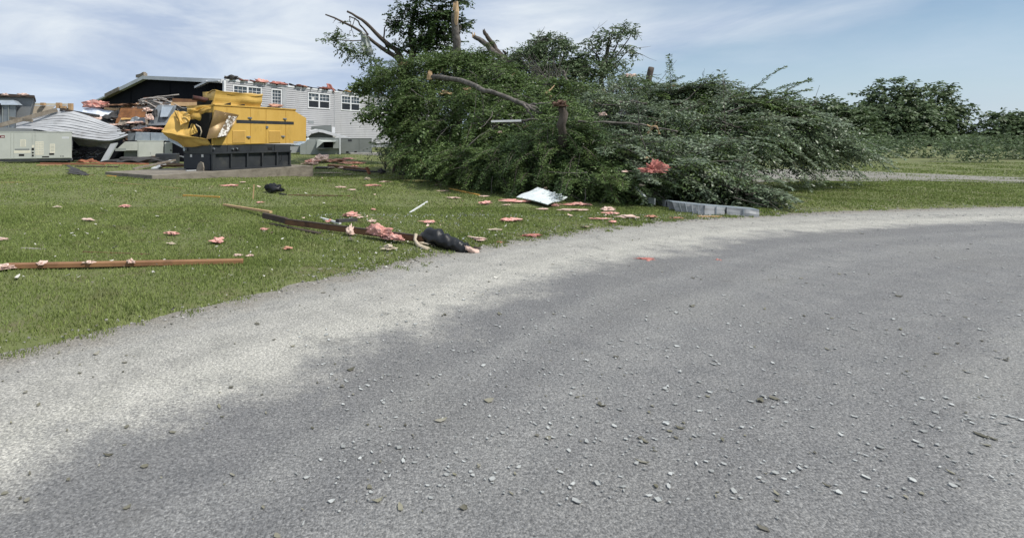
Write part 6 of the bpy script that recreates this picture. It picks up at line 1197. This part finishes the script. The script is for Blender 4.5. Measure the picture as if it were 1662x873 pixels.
# gravel lot and farther woods on the right
mat('gravel', (.26, .25, .225), (.165, .155, .135), rough=1, scale=1.5, bump=.5, bscale=30)
def lot(u, v): x = 13.2 + 11 * u; y = 18.5 + 7.5 * v; return np.array([x + 1.2 * math.sin(5 * v), y + .8 * math.sin(4 * u), gz(x + 1.2 * math.sin(5 * v), y + .8 * math.sin(4 * u))[0] + .02])
mb = MB(); mb.grid(lot, 60, 40); lo_ = mb.build('parking_lot', 'gravel', kind='structure', smooth=True); lo_['label'] = 'pale gravel lot beyond the fallen trees'
rg = random.Random(8); fw = []
for i in range(90):
    x = 52 + i * 3.4 + rg.uniform(-3, 3); D = 88 - i * .5 + rg.uniform(-8, 12); h = rg.uniform(1.4, 4.2) + 1.6 * math.sin(i * .23) + .8 * math.sin(i * .71); fw.append((CX + x / D * F, CY - (h - 1.2) / D * F, D, rg.uniform(3.5, 6) / D * F, h / D * F, 3.5))
q, _ = leaf_arrays(fw, 3.0, .55, .4, 12, k=7, tw=1.3, sat=4, gap=.9); fo = raw('woods', q.reshape(-1, 3), np.arange(len(q) * 4).reshape(-1, 4), 'leaf_far', None, kind='stuff'); fo['label'] = 'far line of green woods on the right horizon'; LEAFSUM += len(q)

fw = []
for i in range(80):
    x = rg.uniform(24, 130); D = 30 + .22 * x + rg.uniform(-6, 16); h = rg.uniform(.4, 1.3); fw.append((CX + x / D * F, CY - (h * .5 - 1.35) / D * F, D, rg.uniform(.8, 2.2) / D * F, h / D * F, 1.2))
q, _ = leaf_arrays(fw, 6, .22, .12, 14, k=7, tw=.7, sat=3, gap=.5); ub = raw('undergrowth', q.reshape(-1, 3), np.arange(len(q) * 4).reshape(-1, 4), 'leaf_far', None, kind='stuff'); ub['label'] = 'low brush along the far edge of the right field'

# ------------------------------------------------------------------ grass blades, litter
rg = np.random.default_rng(21)
def scatter(n, dmin, dmax, xl, xr, power=1.0):
    D = dmin + (dmax - dmin) * rg.random(n) ** power; x = D * rg.uniform(xl, xr, n); return x, D
gx_, gy_ = [], []
for n, d0, d1, xl, xr in ((70000, 3.0, 7.0, -1.0, .12), (150000, 6.5, 12, -.85, .75), (110000, 11, 20, -.8, 1.3), (26000, 19, 30, -.78, .16), (22000, 12.5, 32, .8, 1.35), (9000, 28, 46, -.2, .06)):
    x, y = scatter(n, d0, d1, xl, xr); gx_.append(x); gy_.append(y)
x = np.concatenate(gx_); y = np.concatenate(gy_); d = road_d(x, y); nz = .06 * np.sin(3.1 * x + 1.7 * y) + .05 * np.sin(7.3 * x - 5 * y) + .22 * rg.random(len(x)) ** 2
rel = np.stack([x - K[0], y - K[1]], 1); tl = rel @ L[:2]; sl = rel @ Wd[:2]
thin = (np.sin(1.9 * x + .6) * np.sin(1.5 * y + 1.1) + .6 * np.sin(4.3 * x - 2.1 * y)); keep = (d > nz - .06) & ~((tl > pt0 - .02) & (tl < pt1 + .02) & (sl > -.27) & (sl < 3.0)) & (rg.random(len(x)) > np.clip(.45 * (thin - .75), 0, .6))
keep &= ~((y > 24.6) & (x < -7.2))
def inside(poly):
    r_ = np.ones(len(x), bool)
    for (ax_, ay_), (bx_, by_) in zip(poly, poly[1:] + poly[:1]): r_ &= (bx_ - ax_) * (y - ay_) - (by_ - ay_) * (x - ax_) > 0
    return r_
keep &= ~inside([tuple(A_[:2]), tuple(B_[:2]), tuple(C_[:2]), tuple(ws[4][:2])])
x, y = x[keep], y[keep]
ex_, ey_ = [], []
for i in range(260):                                # tufts that creep over the road edge
    k = rg.integers(60, len(ES) - 140); tn = ES[k + 1] - ES[k]; tn /= np.linalg.norm(tn); o = -abs(rg.normal()) * .16 + .05; q = ES[k] + np.array([-tn[1], tn[0]]) * o + tn * rg.uniform(-.2, .2); m_ = rg.integers(8, 40); ex_.append(q[0] + rg.normal(size=m_) * .05); ey_.append(q[1] + rg.normal(size=m_) * .05)
ex_, ey_ = np.concatenate(ex_), np.concatenate(ey_); s_ = (ey_ > 2) & (ey_ < 16); x, y = np.concatenate([x, ex_[s_]]), np.concatenate([y, ey_[s_]])
z = np.where(road_d(x, y) < 0, .0, gz(x, y)); n = len(x); D = y
h = rg.uniform(.016, .040, n) * (1 + .35 * np.sin(2.1 * x + 1.3 * y) * np.sin(1.7 * y)) * np.where(D > 18, 1.25, 1.0); w = rg.uniform(.004, .008, n) * np.clip(D / 6.0, .8, 4.2)
a = rg.uniform(0, 6.28, n); ln = rg.uniform(.15, .8, n) * h; a2 = rg.uniform(0, 6.28, n)
b = np.stack([x, y, z - .01], 1); sx_ = np.stack([np.cos(a) * w, np.sin(a) * w, 0 * w], 1); mid = b + np.stack([np.cos(a2) * ln * .35, np.sin(a2) * ln * .35, h * .65], 1); tip = b + np.stack([np.cos(a2) * ln, np.sin(a2) * ln, h + .01], 1)
v = np.stack([b - sx_, b + sx_, mid + sx_ * .7, tip, mid - sx_ * .7], 1).reshape(-1, 3); i5 = np.arange(n) * 5
mat('grass_blade', (.175, .228, .064), (.228, .275, .090), rough=.55, scale=.55, lo=.38, hi=.62, c3=(.205, .20, .095), s3=1.6, lo3=.56, hi3=.76, per_island=.38, trans=.3, spec=.3)
f = np.stack([i5, i5 + 1, i5 + 2, i5 + 3, i5 + 4], 1); go = raw('grass', v, f, 'grass_blade', None, kind='stuff', corner=5); go['label'] = 'short mown grass blades covering the lawn'
# pale chips of paper, foam and torn leaf on lawn and road
def chips(name, n, m, size, where, seed, label, drift=0):
    rg = np.random.default_rng(seed); pts = []
    while len(pts) < n:
        px, py = where(rg); p = G(px, py)
        if p[1] > 40: continue
        pts.append(p)
        if drift and rg.random() < .35:
            dr = road_d(p[0], p[1])[0]
            for _ in range(rg.integers(2, drift)):
                q = p + np.array([rg.normal() * .22, rg.normal() * .10, 0]); q[2] = gz(q[0], q[1])[0]; pts.append(q)
    mb = MB()
    for p in pts:
        on = road_d(p[0], p[1])[0] < 0; s = size * float(np.clip(np.exp(rg.normal() * .55 - .25), .25, 2.4)); a = rg.uniform(0, 3.14); up_ = .008 if on else .045; t_ = rg.normal(size=2) * (.06 if on else .35)
        ux = np.array([math.cos(a), math.sin(a), t_[0]]) * s; uy = np.array([-math.sin(a), math.cos(a), t_[1]]) * s * rg.uniform(.3, .8); c = np.array([p[0], p[1], (0.0 if on else p[2]) + up_])
        bend = UP * s * rg.uniform(.0, .35); j = rg.uniform(.55, 1.2, 6)
        k = np.array([c - ux * j[0], c - .4 * ux - uy * j[1], c + ux * .5 * j[2] - uy * .7, c + ux * j[3], c + ux * .4 + uy * j[4], c - .5 * ux + uy * .8 * j[5]]); k[[0, 3]] += bend
        mb.add(np.vstack([k, k - UP * .003]), [(0, 1, 5), (1, 2, 4, 5), (2, 3, 4), (6, 11, 7), (7, 11, 10, 8), (8, 10, 9)] + [(i, i + 6, (i + 1) % 6 + 6, (i + 1) % 6) for i in range(6)])
    o = mb.build(name, m, None, kind='stuff'); o['label'] = label
mat('chip_pale', (.58, .57, .52), (.45, .43, .38), rough=.9, scale=8, per_island=.3); mat('chip_leaf', (.13, .125, .08), (.20, .19, .16), rough=.9, scale=8, per_island=.5); mat('chip_grey', (.40, .41, .40), (.30, .31, .30), rough=.8, scale=8, per_island=.35); mat('stone', (.36, .35, .33), (.22, .21, .20), rough=.95, scale=8, per_island=.35)
chips('litter', 200, 'chip_pale', .019, lambda r: (r.uniform(-40, 1000), 285 + 175 * r.random() ** .8), 1, 'small pale paper and foam chips strewn over the lawn')
chips('litter', 60, 'pink_pale', .035, lambda r: (r.uniform(300, 1000), 285 + 110 * r.random()), 2, 'tiny pink insulation crumbs strewn over the lawn')
chips('leaf_litter', 4500, 'chip_grey', .010, lambda r: (r.uniform(520, 1662), 352 + 480 * r.random() ** 3.0), 3, 'pale torn leaves and chips strewn over the asphalt', 5)
chips('leaf_litter', 330, 'chip_leaf', .015, lambda r: (r.uniform(0, 1662), 352 + 500 * r.random() ** 1.6), 4, 'dark torn leaves lying on the road', 4)
def edge_px(r):
    while True:
        k = r.integers(40, len(ES) - 100); tn = ES[k + 1] - ES[k]; tn /= np.linalg.norm(tn); q = ES[k] + np.array([-tn[1], tn[0]]) * (r.normal() * .22 - .15)
        if 2.5 < q[1] < 14: return CX + F * q[0] / q[1], CY + F * EYE / q[1]
chips('leaf_litter', 700, 'chip_leaf', .013, edge_px, 6, 'brown leaf and twig litter gathered along the road edge', 4)
# gravel along the ragged edge of the road
rg = np.random.default_rng(9); mb = MB(); v0, f0 = ico(1)
for i in range(1500):
    k = rg.integers(80, 290); fr = rg.random(); e = ES[k] * (1 - fr) + ES[k + 1] * fr; tn = ES[k + 1] - ES[k]; tn /= np.linalg.norm(tn); nrm_ = np.array([-tn[1], tn[0]]); o = rg.normal() * .16 - .02; q = e + nrm_ * o
    if not (2 < q[1] < 14): continue
    s = rg.uniform(.006, .018); z_ = .0 if o < 0 else float(gz(q[0], q[1])[0]); mb.add(v0 * np.array([1, .8, .6]) * s * (1 + .2 * rg.normal(size=(len(v0), 1))) + np.array([q[0], q[1], z_ + s * .3]), f0)
o = mb.build('gravel', 'stone', None, kind='stuff'); o['label'] = 'loose pale gravel along the ragged road edge'
print('LEAVES', LEAFSUM, 'BLADES', n, 'TRIS', sum(len(o.data.loops) - 2 * len(o.data.polygons) for o in scene.objects if o.type == 'MESH'), 'OBJ', len(scene.objects))
